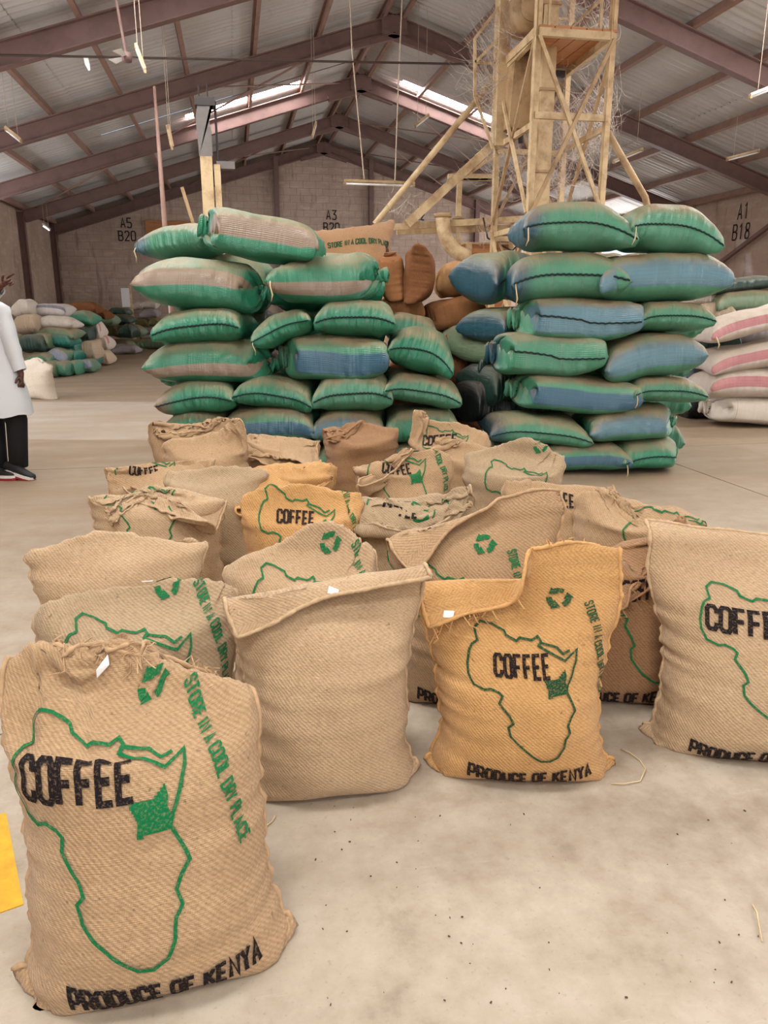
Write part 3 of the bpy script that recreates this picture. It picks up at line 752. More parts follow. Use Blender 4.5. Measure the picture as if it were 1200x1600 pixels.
def burlap_bag(label, px, py, var=0, yaw=0., lean=0., roll=0., size=(1, 1, 1), tone='tan', folds=(), pr=None, crumple=.3, seed=1, hi=True, flip=False, sag=0., dz=0., fray=0, tagat=None, seams=True, dr=None, name='coffee_bag', d=None, group='open burlap coffee bags on the floor'):
    p = ground(px, py)
    X = BV[var].copy()
    if dr is not None: X = drape(X, seed, *dr)
    if hi: X = up2(X)
    if flip: X = X[:, ::-1].copy(); X[..., 0] *= -1
    a, b = X.shape[1:3]
    z = X[..., 2].copy()
    flap = np.zeros(X.shape[:3])
    # the cloth is not even: soft dents low down, loose waves in the empty upper part
    flat = X.reshape(-1, 3).copy(); flat[:, 1] *= .5
    n1 = vnoise(flat*np.array([1, .6, 1]), 4.2, seed).reshape(X.shape); n2 = vnoise(flat*np.array([.7, .5, 2.2]), 9., seed+40).reshape(X.shape)
    top = sstep(z, .44, .86)[..., None]
    X += n1*(.012+.11*crumple*top)*np.array([.6, 1, .7])+n2*(.004+.022*crumple*top)
    uw = np.abs(np.linspace(-1, 1, a))[None, :, None]; wr = vnoise(flat*np.array([2.0, 2.0, 30.]), 1., seed+77).reshape(X.shape)[..., :1]
    X += normals(X)*wr*(.002+.015*uw**2*(1-sstep(z, .45, .65)))[..., None]
    if sag: X[..., 2] -= sag*sstep(X[..., 2], .5, .9)*(1-(X[..., 0]/.36)**2)
    for f in folds:
        X, fl_ = fold(X, *f[:4], **(f[4] if len(f) > 4 else {})); flap = np.maximum(flap, fl_ if (len(f) < 5 or f[4].get('front', True)) else 0)
    # sew again: noise is continuous on the seam as both sheets share points there
    sew(X, False)
    X[..., 2] = np.maximum(X[..., 2], 0)
    if len(folds): X = keep_out(X, flap)
    X = X*np.array(size)
    # lean: shear back with height (base stays put), roll sideways
    X[..., 1] += X[..., 2]*math.tan(R_(lean)); X[..., 0] += X[..., 2]*math.tan(R_(roll))
    ob = empty(name, (p[0], p[1], dz), -YAW+R_(yaw)); tag(ob, label, 'coffee bag', group)
    uv = np.zeros((2, a, b, 2)); uu, vv = np.meshgrid(np.linspace(-BW/2, BW/2, a), np.linspace(0, BL, b), indexing='ij')
    uv[0, ..., 0] = uu+seed; uv[0, ..., 1] = vv; uv[1, ..., 0] = -uu+seed+BW; uv[1, ..., 1] = vv
    # move so that the front foot of the bag stands at the given floor point
    X[..., 1] -= np.percentile(X[..., 1][X[..., 2] < .12], 4)
    link('bag_cloth', sheet_mesh('bag_cloth', X, uv, False, M['burlap_'+tone]), None, ob)
    if pr is not None: prints(ob, X, tone, **pr)
    if seams:
        for e in (0, -1):
            edge_tube('side_seam', ob, X[0, e], .0065, M['seam_'+tone], seed=seed, skip=1)
        mo = np.concatenate([X[0, :, -1], X[1, ::-1, -1]]); edge_tube('mouth_hem', ob, mo, .006, M['seam_'+tone], seed=seed+1, skip=1)
    if fray:
        rr = random.Random(seed); T = MB(); mo = np.concatenate([X[0, :, -1], X[1, :, -1]]); mo2 = np.concatenate([X[0, :, -3], X[1, :, -3]])
        for _ in range(fray):
            k = rr.randrange(len(mo)); q = mo[k]; d_ = mo[k]-mo2[k]; d_ /= np.linalg.norm(d_)+1e-6
            ln = rr.uniform(.02, .06); e1 = q+d_*ln*.5+np.array([rr.uniform(-1, 1), rr.uniform(-1, 1), rr.uniform(-1, .4)])*ln*.4
            e2 = e1+np.array([rr.uniform(-1, 1), rr.uniform(-1, 1), rr.uniform(-1, .2)])*ln*.7
            T.tube([q, e1, e2], .0018, 3, False)
        o = T.build('frayed_threads', M['seam_'+tone], ob); o['kind'] = 'stuff'
    if tagat:
        s_, h_, an, back = tagat; N = normals(X); sh = 1 if back else 0
        q = sample(X[sh], N[sh]*1.5, np.array([s_, s_+.035*math.cos(an), s_+.035*math.cos(an)-.022*math.sin(an), s_-.022*math.sin(an)]), np.array([h_, h_+.035*math.sin(an), h_+.035*math.sin(an)+.022*math.cos(an), h_+.022*math.cos(an)]))
        nn = np.cross(q[1]-q[0], q[2]-q[0]); nn /= np.linalg.norm(nn)
        T = MB(); T.add(list(q+nn*.004)+list(q+nn*.007), [(0, 1, 2, 3), (7, 6, 5, 4), (0, 4, 5, 1), (1, 5, 6, 2), (2, 6, 7, 3), (3, 7, 4, 0)]); o = T.build('paper_tag', M['paper'], ob); o['label'] = 'white paper tag'
    return ob
B_ = burlap_bag
NOF = dict(what='')
# --- front row
B_('burlap coffee bag nearest the camera at lower left, fully printed, pinched torn top', 255, 1574, var=3, yaw=14, lean=16, roll=-3, size=(.95, .92, 1.0), tone='tan', seed=1,
   dr=(0.73, 0.25, .05, 0.04), pr=dict(dx=-.085, dh=.0, big=True, sc=1.06), crumple=.12, fray=90, tagat=(-.1, .86, .3, False))
B_('plain unprinted burlap bag in the front row with its mouth folded over to the left', 522, 1262, var=0, yaw=8, lean=4, size=(.88, 1., 0.835), tone='pale', seed=2,
   folds=[(.0, .74, 98, 152, dict(r=.04))], crumple=.16, tagat=(.0, .99, .5, True))
B_('golden burlap coffee bag with whole dark green map print in the front row', 820, 1236, var=4, yaw=-3, lean=8, roll=-2, size=(.93, .95, 0.809), tone='gold', seed=3,
   folds=[(.2, .86, 84, 150, dict(r=.03, front=False, win=(-.16, -.06, .8, .9))), (-.10, .73, 97, 152, dict(r=.03, win=(-.40, -.36, .05, .17)))], pr=dict(dx=.0, dh=.015, dark=True, sc=.98), crumple=.16, fray=40, tagat=(-.30, .985, .4, True))
B_('burlap coffee bag cut by the right edge of the picture, braided side seam towards us', 1175, 1200, var=0, yaw=-10, lean=6, size=(1.0, 1.05, 0.844), tone='pale', seed=4,
   folds=[(0, .76, 84, 120, dict(front=False, r=.07))], pr=dict(dx=.0, dh=.09, big=True), crumple=.14)
# --- second row
B_('greyish burlap coffee bag behind the nearest bag, white tag at its top edge', 235, 1262, var=1, yaw=14, lean=7, size=(.98, 1, 1.0), tone='grey', seed=5,
   dr=(0.7, 0.3, 0, 0.05), pr=dict(dx=-.03, dh=.0, what='msr'), crumple=.12, tagat=(.02, .83, -.2, False))
B_('burlap coffee bag behind the plain bag, top of a green map showing over it', 474, 1132, var=1, yaw=4, lean=5, size=(.90, 1, 1.0), tone='pale', seed=6,
   dr=(0.74, 0.5, 0.0, 0.015), pr=dict(dx=.0, dh=-.01), crumple=.12)
B_('burlap coffee bag behind the golden bag, its mouth rolled outward into a hood', 728, 1112, var=3, yaw=-6, lean=6, size=(.95, 1, 0.870), tone='tan', seed=7,
   folds=[(-.06, .74, 112, 145, dict(r=.05, win=(-.6, -.5, .08, .22)))], pr=dict(dx=-.07, dh=.02, big=True), crumple=.28)
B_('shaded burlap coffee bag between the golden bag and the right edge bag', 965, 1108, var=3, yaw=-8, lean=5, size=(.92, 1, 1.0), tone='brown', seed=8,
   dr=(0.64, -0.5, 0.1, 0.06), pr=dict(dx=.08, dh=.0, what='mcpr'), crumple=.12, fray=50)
# --- third row
B_('burlap coffee bag at the left edge of the group with a pointed ear hanging out', 205, 1085, var=2, yaw=18, lean=6, size=(1.02, 1, 1.0), tone='pale', seed=9,
   dr=(0.6, 0.4, -0.2, 0.07), crumple=.12)
B_('burlap coffee bag in mid group with frayed open mouth and green print', 478, 985, var=0, yaw=6, lean=4, size=(.95, 1, 1.0), tone='gold', seed=10,
   dr=(0.66, 0.2, -0.1, 0.06), pr=dict(dx=-.03, dh=.08), crumple=.12, fray=70)
B_('burlap coffee bag with half hidden coffee lettering behind the hooded bag', 640, 975, var=2, yaw=-4, lean=4, size=(.95, 1, 1.0), tone='grey', seed=11,
   dr=(0.64, -0.4, 0, 0.07), pr=dict(dx=-.06, dh=.08, big=False), crumple=.12)
B_('torn burlap coffee bag at right with shaggy fibres, next to a bag with recycling mark', 862, 960, var=1, yaw=-12, lean=4, size=(.9, 1, 1.0), tone='tan', seed=12,
   dr=(0.62, 0.3, 0, 0.09), pr=dict(dx=.0, dh=.1, what='cr'), crumple=.12, fray=140)
B_('burlap coffee bag at the right of the group, green recycling mark on its drooping corner', 985, 1000, var=0, yaw=-16, lean=5, size=(1.0, 1, 1.0), tone='tan', seed=13,
   dr=(0.6, -0.3, -0.25, 0.08), pr=dict(dx=.12, dh=.06, what='mr'), crumple=.12, fray=80)
# --- fourth row
B_('burlap coffee bag at left with rolled flap and upper map outline above the pointed ear', 262, 955, var=2, yaw=16, lean=5, size=(1.0, 1, 1.0), tone='pale', seed=14,
   dr=(0.6, -0.5, 0.15, 0.08), pr=dict(dx=-.1, dh=.14, what='mr'), crumple=.12)
B_('slumped burlap coffee bag between the rolled flap bag and the frayed mouth bag', 345, 900, var=1, yaw=8, lean=3, size=(.92, 1, 1.0), tone='grey', seed=15,
   dr=(0.6, 0.3, 0, 0.09), pr=dict(dx=.05, dh=.12, what='r'), crumple=.12)
B_('tan burlap coffee bag in mid group folded flat across the top', 455, 885, var=0, yaw=3, lean=3, size=(.9, 1, 1.0), tone='gold', seed=16,
   dr=(0.63, -0.8, 0, 0.05), crumple=.12)
B_('burlap coffee bag with store lettering and a twisted top in mid group', 625, 880, var=1, yaw=-6, lean=4, size=(.95, 1, 1.0), tone='tan', seed=17,
   dr=(0.66, -0.3, -0.1, 0.07), pr=dict(dx=-.02, dh=.10), crumple=.12)
B_('tall burlap coffee bag with raised pointed corner in front of the right green stack', 795, 880, var=3, yaw=-10, lean=4, size=(1.0, 1, 1.0), tone='grey', seed=18,
   dr=(0.74, 0.3, 0.22, 0.05), pr=dict(dx=.02, dh=.06, what='mr', sc=.95), crumple=.12)
# --- fifth row
B_('burlap coffee bag at far left of the group with small coffee lettering on its side', 265, 868, var=2, yaw=20, lean=3, size=(.95, 1, 1.0), tone='tan', seed=19,
   dr=(0.62, -0.6, 0, 0.07), pr=dict(dx=-.1, dh=.05, what='mc'), crumple=.12)
B_('burlap coffee bag with a small green mark and flat top in the far left rows', 325, 835, var=0, yaw=9, lean=3, size=(.95, 1, 1.0), tone='tan', seed=20,
   dr=(0.66, 0.2, 0.1, 0.06), pr=dict(dx=.0, dh=.16, what='r'), crumple=.12)
B_('burlap bag with broad folded flap standing before the left green stack', 440, 815, var=3, yaw=2, lean=3, size=(.9, 1, 1.0), tone='tan', seed=21,
   dr=(0.64, -0.8, 0, 0.05), crumple=.12)
B_('brown burlap bag with gaping mouth before the left green stack', 560, 800, var=1, yaw=-4, lean=3, size=(.9, 1, 1.0), tone='brown', seed=22,
   dr=(0.68, 0, 0, 0.1), crumple=.12, fray=30)
B_('burlap coffee bag with clear coffee lettering at the back of the group', 700, 815, var=0, yaw=-5, lean=2, size=(.95, 1, 1.0), tone='tan', seed=23,
   dr=(0.76, 0.2, 0, 0.04), pr=dict(dx=-.04, dh=.16, big=True, what='mc', sc=.9), crumple=.12)
B_('narrow burlap bag squeezed beside the coffee lettered bag at the back', 715, 845, var=2, yaw=-20, lean=2, size=(.8, 1, 1.0), tone='tan', seed=24,
   dr=(0.62, 0.3, 0, 0.08), crumple=.12)
B_('crumpled burlap bag in the rearmost row at left', 305, 790, var=2, yaw=12, lean=2, size=(.95, 1, 1.0), tone='tan', seed=25,
   dr=(0.64, -0.2, 0, 0.1), crumple=.12, hi=False)
# ================================================================== filled sacks lying in stacks
PV = {}; SEED = [3]
def sack_variant(key, X, tie=0, mirror=False, arch=0., skew=0.):
    if mirror: X = X[:, :, ::-1].copy(); X[..., 0] *= -1
    h_ = np.abs(X[..., 2]).max(); zc_ = (X[..., 2].max()+X[..., 2].min())/2; X[..., 2] -= zc_; h_ = np.abs(X[..., 2]).max(); X[..., 2] = np.sign(X[..., 2])*h_*(np.abs(X[..., 2])/h_)**.60
    a, b = X.shape[1:3]; uu, vv = np.meshgrid(np.linspace(0, 1, a), np.linspace(0, 1, b), indexing='ij')
    nz = vnoise(X.reshape(-1, 3)*np.array([1, 1, .6]), 3.2, SEED[0]).reshape(X.shape); SEED[0] += 1
    ed = np.minimum(uu, 1-uu)[None]*.8; en = np.minimum(vv, 1-vv)[None]*1.2
    pl = np.sin(vv*95+2*np.sin(vv*31+SEED[0]))*.55+np.sin(vv*53+SEED[0])*.45; pe_ = np.sin(uu*60+2*np.sin(uu*23+SEED[0]))
    X = X+nz*.034*np.sin(np.pi*uu)[None, ..., None]**.5+normals(X)*(pl[None]*.010*np.exp(-(ed/.09)**1.5)*np.minimum(1, ed/.03)+pe_[None]*.009*np.exp(-(en/.10)**1.5)*np.minimum(1, en/.03))[..., None]
    xn = X[..., 0]/.6; X[..., 2] += arch*(.35-xn*xn)*(.55-X[..., 1])+skew*xn*X[..., 1]*1.2+.010*np.sin(xn*4+SEED[0])
    sew(X, True)
    X = up2(X); X -= (X.reshape(-1, 3).min(0)+X.reshape(-1, 3).max(0))/2
    a, b = X.shape[1:3]; uv = np.zeros((2, a, b, 2)); uu, vv = np.meshgrid(np.linspace(0, 1, a), np.linspace(0, 1, b), indexing='ij')
    uv[0, ..., 0] = vv; uv[1, ..., 0] = vv; uv[1, ..., 1] = uu; uv[0, ..., 1] = -uu
    me = sheet_mesh('sack_cloth', X, uv, True)
    d = dict(me=me, ext=np.ptp(X.reshape(-1, 3), axis=0), X=X)
    A = MB(); P = X[0, 0, 2:-2].copy(); P[:, 1] -= .006; rr = random.Random(5)
    P[:, 2] += [.004*math.sin(k*1.9) for k in range(len(P))]; A.tube([tuple(p) for p in P], .0085, 5); d['seam'] = A.mesh('stitched_seam', True)
    if tie:
        j = b-1-6 if not mirror else 6; c = X[:, :, j].mean((0, 1)); w_ = np.ptp(X[:, :, j, 1])/2+.012
        A = MB(); A.tube([(c[0]+.012*math.sin(q), c[1]+w_*math.cos(q*math.pi/8), c[2]+max(.03, w_*.6)*math.sin(q*math.pi/8)) for q in range(17)], .008, 5); d['tie'] = A.mesh('tie_string', True)
    A = MB(); e = X[0, 0, 3] if not mirror else X[0, 0, -4]
    A.tube([tuple(e), tuple(e+np.array([.0, -.03, -.05])), tuple(e+np.array([.01, -.025, -.13])), tuple(e+np.array([-.01, -.02, -.19]))], [.006, .006, .008, .004], 5); d['tail'] = A.mesh('loose_twine', True)
    PV[key] = d
sack_variant('a', pillow(21, plate=.40), arch=.10, skew=.06); sack_variant('b', pillow(22, plate=.36, W=.84), arch=.09, skew=-.05); sack_variant('c', pillow(23, plate=.50, W=.86, press=1.2), arch=.15, skew=.05)
sack_variant('d', pillow(24, plate=.42, L=1.15, W=.9), arch=.06, skew=-.08)
_t = pillow(25, plate=.42, tie=1); sack_variant('tr', _t, 1, arch=.05); sack_variant('tl', _t, 1, True, arch=-.04)
_t = pillow(26, plate=.46, tie=1, W=.9); sack_variant('ur', _t, 1, arch=-.03); sack_variant('ul', _t, 1, True, arch=.05)
GB = (44, 134, 102); GB2 = (76, 144, 114)
M['g'] = mat_sack('green_weave', GB); M['g2'] = mat_sack('pale_green_weave', GB2, dusty=.85)
M['g_br'] = mat_sack('green_weave_brown_band', GB, (150, 130, 112), .05, .055); M['g_br2'] = mat_sack('green_weave_low_brown_band', GB, (150, 130, 112), -.06, .05)
M['g_bl'] = mat_sack('green_weave_blue_band', GB2, (62, 104, 126), -.02, .04, dusty=.85); M['g_bl2'] = mat_sack('green_weave_wide_blue_band', GB2, (94, 134, 148), .02, .085, dusty=.85)
M['g_e'] = mat_sack('green_weave_blue_end', GB2, edge=(44, 76, 104), dusty=.75)
M['g_spot'] = mat_sack('green_weave_brown_end', GB, edge=(136, 104, 88))
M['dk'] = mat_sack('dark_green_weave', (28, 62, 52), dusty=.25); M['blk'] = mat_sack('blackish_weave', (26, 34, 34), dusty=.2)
M['teal'] = mat_sack('teal_weave', (22, 120, 104), dusty=.35); M['dg'] = mat_sack('dusty_green_weave', (110, 132, 100), dusty=.8)
M['ol'] = mat_sack('olive_weave', (104, 96, 56), dusty=.5); M['gr'] = mat_sack('grey_weave', (152, 144, 144), dusty=.3, rough=.6)
M['wh'] = mat_sack('white_weave', (214, 202, 188), dusty=.35, rough=.6); M['wl'] = mat_sack('white_weave_blue_label', (206, 196, 190), (110, 116, 140), .12, .07, dusty=.35, rough=.6)
M['wp'] = mat_sack('white_weave_pink_band', (206, 192, 180), (190, 126, 128), .02, .04, dusty=.45, rough=.6)
M['wr'] = mat_sack('white_weave_red_print', (216, 200, 186), (200, 140, 124), .3, .1, dusty=.3, rough=.6)
M['lav'] = mat_sack('green_lavender_weave', (92, 134, 108), (150, 156, 176), .1, .14, dusty=.5)
M['tanw'] = mat_sack('tan_weave', (196, 172, 146), dusty=.4, rough=.8)
def jute(name, c):
    t = NT(name); o = t.obj(); n = t.noise(o, 4, 5, .6); f = t.noise(t.mapping(o, (30, 160, 160)), 1, 3, .7)
    c1 = srgb(*c); col = t.mix(n, tuple(x*.7 for x in c1[:3])+(1,), tuple(min(1, x*1.25) for x in c1[:3])+(1,))
    col = t.mix(t.ramp(f, (.55, 0), (.75, .4)), col, srgb(196, 150, 104)); t.bump(f, .5, .006); return t.fin(col, .95, 0, .1)
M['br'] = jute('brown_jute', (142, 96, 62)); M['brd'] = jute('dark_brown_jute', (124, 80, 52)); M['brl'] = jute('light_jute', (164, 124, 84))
def sack(label, box, D, var, mat, parts='', dep=.78, yaw=0., roll=0., group=None, name='filled_sack', cat='sack', pitch=0., ground_it=False):
    v = PV[var]; x0, y0, x1, y1 = box; c = atd((x0+x1)/2, (y0+y1)/2, D); zc = zdepth(c); c = c+HD*dep*.46; k = zc/1200
    if roll:
        ca, sa = abs(math.cos(R_(roll))), abs(math.sin(R_(roll))); W_, H_ = (x1-x0)*k, (y1-y0)*k; dn = ca*ca-sa*sa
        lx, lz = (W_*ca-H_*sa)/dn, (H_*ca-W_*sa)/dn; lx = max(lx, .35*W_); lz = max(lz, .2)
    else: lx, lz = (x1-x0)*k, (y1-y0)*k
    o = empty(name); o.rotation_euler = (R_(pitch), R_(roll), -YAW+R_(yaw)); off = o.rotation_euler.to_matrix() @ Vector((0, 0, lz/2))
    if ground_it and c[2]-lz/2 < .4: c[2] = lz/2-.01
    o.location = Vector(c)-off; tag(o, label, cat, group)
    s = (lx*1.03/v['ext'][0], dep/v['ext'][1], lz*1.02/v['ext'][2])
    def part(nm, me, m):
        p = link(nm, me, m, o, (0, 0, lz/2)); p.scale = s; return p
    part('sack_cloth', v['me'], M[mat])
    if 's' in parts: part('stitched_seam', v['seam'], M['stitch'])
    if 'S' in parts: part('stitched_seam', v['seam'], M['twine'])
    if 't' in parts and 'tie' in v: part('tie_string', v['tie'], M['stitch'])
    if 'w' in parts: part('loose_twine', v['tail'], M['twine'])
    return o
for me_ in PV.values():
    for k in ('me', 'seam', 'tie', 'tail'):
        if k in me_: me_[k].materials.append(M['g'] if k == 'me' else M['stitch'])
LG, RG = 'green sacks of the left stack', 'green sacks of the right stack'
D = 6.45
for lab, box, var, mat, parts, dep, yaw, roll, d in (
 ('big green sack with brown band lying askew on top of the left stack', (288, 312, 502, 422), 'ul', 'g_br', 't', .8, 0, 11, D),
 ('green sack with blue pointed corner at the top left corner of the left stack', (217, 340, 345, 408), 'a', 'g_e', 'w', .8, -18, -8, D+.55),
 ('green sack with brown band, left one directly under the askew top sack', (203, 394, 414, 493), 'tr', 'g_br', 't', .85, 0, 5, D),
 ('green sack with low brown band and tied right end, upper right of the left stack', (413, 388, 610, 482), 'ur', 'g_br2', 'tw', .85, 0, -5, D),
 ('small seamed green sack at the left edge of the left stack, third layer down', (235, 480, 376, 543), 'b', 'g', 's', 1.0, 0, -2, D),
 ('tilted green sack wedged in the middle of the left stack', (382, 476, 492, 552), 'd', 'g', 'sw', 1.0, 0, -16, D),
 ('seamed green sack under the tied brown banded one in the left stack', (490, 464, 620, 533), 'b', 'g', 's', 1.0, 0, 4, D),
 ('green sack with brown band in the middle layer at the left edge', (222, 530, 426, 607), 'tr', 'g_br2', 't', .85, 0, 1, D),
 ('green sack with dark blue band in the left stack', (427, 524, 607, 602), 'tl', 'g_bl', 't', .85, 0, 0, D),
 ('green sack with a brown patch and tied ears, low in the left stack', (242, 595, 366, 656), 'd', 'g_spot', 's', 1.0, 0, 0, D),
 ('seamed green sack with brown corner, low in the left stack between its neighbours', (362, 588, 491, 654), 'a', 'g', 's', 1.0, 0, 5, D),
 ('seamed green sack low in the left stack under the dark blue banded one', (488, 586, 614, 652), 'b', 'g2', 's', 1.0, 0, 1, D),
 ('dusty green sack slumped at the right end of the left stack', (600, 500, 724, 600), 'c', 'g', 's', 1.0, 0, 16, D),
 ('pale green sack under the slumped one at the right end of the left stack', (597, 578, 727, 652), 'b', 'g2', 's', 1.0, 0, 12, D),
 ('dusty green sack just showing behind the slumped one of the left stack', (598, 486, 690, 545), 'a', 'g2', '', .9, 0, 8, D+.75),
 ('green sack at the left end of the row half hidden by burlap bags', (252, 646, 352, 700), 'a', 'g', '', 1.0, 0, 0, D),
 ('blue tinged green sack behind the broad flap burlap bag', (340, 640, 490, 702), 'b', 'g_bl', '', 1.0, 0, 0, D),
 ('bluish green sack behind the gaping burlap bag', (486, 646, 604, 702), 'a', 'g_bl2', '', 1.0, 0, 0, D),
 ('green sack at the right end of the row behind the burlap bags', (600, 644, 720, 702), 'b', 'g', '', 1.0, 0, 0, D)):
    sack(lab, box, d, var, mat, parts, dep, yaw, roll, LG)
for i, (x0, x1) in enumerate(((258, 372), (370, 490), (488, 606), (604, 722))):      # the layer on the floor, hidden by the burlap bags
    sack('floor layer green sack of the left stack, %s from the left' % ('first', 'second', 'third', 'fourth')[i], (x0, 697, x1, 756), D, 'b', 'g', '', 1.0, 0, 0, LG)
D = 6.55
for lab, box, var, mat, parts, dep, yaw, roll, d in (
 ('large green sack with blue left end, left of the top pair, right stack', (818, 303, 1002, 392), 'c', 'g_e', 'sw', .9, 0, 3, D),
 ('large dusty green sack, right one of the top pair on the right stack', (984, 302, 1142, 402), 'c', 'g2', 'sw', .9, 0, 8, D),
 ('green sack with seam across its front under the blue ended top sack', (797, 386, 987, 477), 'a', 'g_e', 'sw', .9, 0, -4, D),
 ('green sack with blue band and pointed right end, second layer, right stack', (940, 394, 1146, 470), 'b', 'g_bl2', '', .85, 0, 0, D),
 ('green sack with blue upper band and short seam, third layer, right stack', (806, 463, 1006, 537), 'tl', 'g_bl2', 's', .85, 0, 0, D),
 ('seamed green sack at the right of the third layer of the right stack', (1002, 467, 1120, 524), 'b', 'g2', 's', .95, 0, 4, D),
 ('green sack with gathered middle and dark blue left end in the right stack', (770, 519, 948, 594), 'tl', 'g_e', 's', .9, 0, 0, D),
 ('large tilted green sack with bright blue band in the right stack', (944, 516, 1108, 606), 'd', 'g_bl2', '', .85, 0, -5, D),
 ('green sack with blue band and gathered left ear in the right stack', (800, 583, 1005, 657), 'tl', 'g_bl', 't', .85, 0, 3, D),
 ('small seamed green sack at the right of the right stack, third layer up', (990, 588, 1107, 639), 'b', 'g2', 'sw', .95, 0, 4, D),
 ('green sack with dark left end, second layer up in the right stack', (765, 652, 928, 708), 'a', 'g_e', 's', .95, 0, 2, D),
 ('green sack with blue band and tied right end, second layer up', (922, 634, 1082, 702), 'tr', 'g_bl2', 't', .85, 0, -3, D),
 ('green sack with blue band on the floor at the foot of the right stack', (846, 698, 988, 745), 'b', 'g_bl', '', .85, 0, 0, D),
 ('tied green sack on the floor at the right foot of the right stack', (974, 691, 1086, 744), 'tr', 'g', 'stw', .95, 0, 0, D),
 ('green sack on the floor hidden behind the tall pointed burlap bag', (752, 700, 850, 745), 'a', 'g', '', .95, 0, 0, D),
 ('blue cornered green sack sticking out left of the right stack, second layer', (737, 390, 840, 474), 'd', 'g_e', 's', .9, 24, 0, D+.55),
 ('green sack with open twisted corner sticking out left of the right stack', (748, 476, 838, 538), 'a', 'g_e', 's', .9, 24, -6, D+.45),
 ('dusty green sack sagging down the left side of the right stack', (726, 500, 800, 580), 'd', 'dg', 's', 1.0, 30, 14, D+.7),
 ('small dark green sack with gathered end at the left side of the right stack', (746, 572, 812, 640), 'd', 'dk', '', .9, 20, 0, D+.5),
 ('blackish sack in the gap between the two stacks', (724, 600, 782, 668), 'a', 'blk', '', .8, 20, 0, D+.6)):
    sack(lab, box, d, var, mat, parts, dep, yaw, roll, RG)
# unseen inner rows; they block the gaps between the visible sacks
for i, (box, d) in enumerate((((240, 395, 420, 490), 7.3), ((420, 395, 600, 490), 7.3), ((250, 480, 430, 560), 7.4), ((430, 480, 600, 560), 7.4), ((250, 545, 430, 620), 7.4), ((430, 545, 610, 620), 7.4), ((270, 610, 440, 690), 7.4), ((440, 610, 610, 690), 7.4))):
    sack('inner green sack of the left stack, %s row down, %s half' % (('first', 'second', 'third', 'fourth')[i//2], ('left', 'right')[i % 2]), box, d, 'ab'[i % 2], 'g', '', .85, 0, 0, LG)
for i, (box, d) in enumerate((((850, 395, 1000, 470), 7.5), ((960, 395, 1110, 470), 7.5), ((820, 465, 970, 535), 7.5), ((950, 465, 1100, 535), 7.5), ((830, 530, 960, 600), 7.5), ((950, 530, 1080, 600), 7.5), ((830, 590, 960, 655), 7.5), ((950, 590, 1080, 655), 7.5), ((830, 645, 960, 715), 7.4), ((950, 645, 1070, 715), 7.4), ((752, 596, 862, 664), 7.35), ((748, 536, 858, 604), 7.4))):
    sack('inner green sack of the right stack, %s row down, %s half' % (('first', 'second', 'third', 'fourth', 'lowest', 'sixth')[i//2], ('left', 'right')[i % 2]), box, d, 'ba'[i % 2], 'g2' if i < 10 else 'dk', '', .85, 0, 0, RG)  # last two coloured dark so the gap beside the stack looks dark
# brown jute sacks behind, between the stacks
BG = 'brown jute sacks between the stacks'
for lab, box, var, mat, dep, yaw, roll, d in (
 ('upright brown jute sack with tied neck beside the left stack', (588, 392, 638, 472), 'tl', 'br', .5, 0, 84, 7.9),
 ('tallest upright brown jute sack with dark stitched top', (626, 382, 688, 478), 'c', 'brd', .5, 0, 97, 7.8),
 ('brown jute sack with torn stitched mouth on top right of the brown pile', (682, 407, 752, 464), 'c', 'brl', .6, 0, 0, 8.0),
 ('low brown jute sack under the two upright ones', (590, 462, 664, 512), 'b', 'br', .7, 0, 0, 7.9),
 ('long brown jute sack slanting towards the right stack', (655, 458, 762, 524), 'ul', 'br', .7, 0, -10, 7.9),
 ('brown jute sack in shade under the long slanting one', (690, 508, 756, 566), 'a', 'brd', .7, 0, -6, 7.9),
 ('brown jute sack deep in the gap, lower middle', (696, 554, 756, 612), 'b', 'brd', .7, 0, 0, 7.9),
 ('lowest brown jute sack in the gap between the stacks', (690, 600, 750, 660), 'a', 'br', .7, 0, 0, 7.9),
 ('brown jute sack hidden low behind the left stack end', (630, 508, 700, 570), 'b', 'br', .7, 0, 0, 8.2)):
    sack(lab, box, d, var, mat, '', dep, yaw, roll, BG, 'jute_sack')
for i, (box, d) in enumerate((((600, 560, 700, 625), 8.1), ((600, 615, 700, 690), 8.0), ((690, 655, 760, 712), 7.9))):
    sack(('brown jute sack low behind the slumped green sack', 'lowest brown jute sack behind the left stack end', 'floor level brown jute sack in the gap')[i], box, d, 'ab'[i % 2], 'brd', '', .7, 0, 0, BG, 'jute_sack')
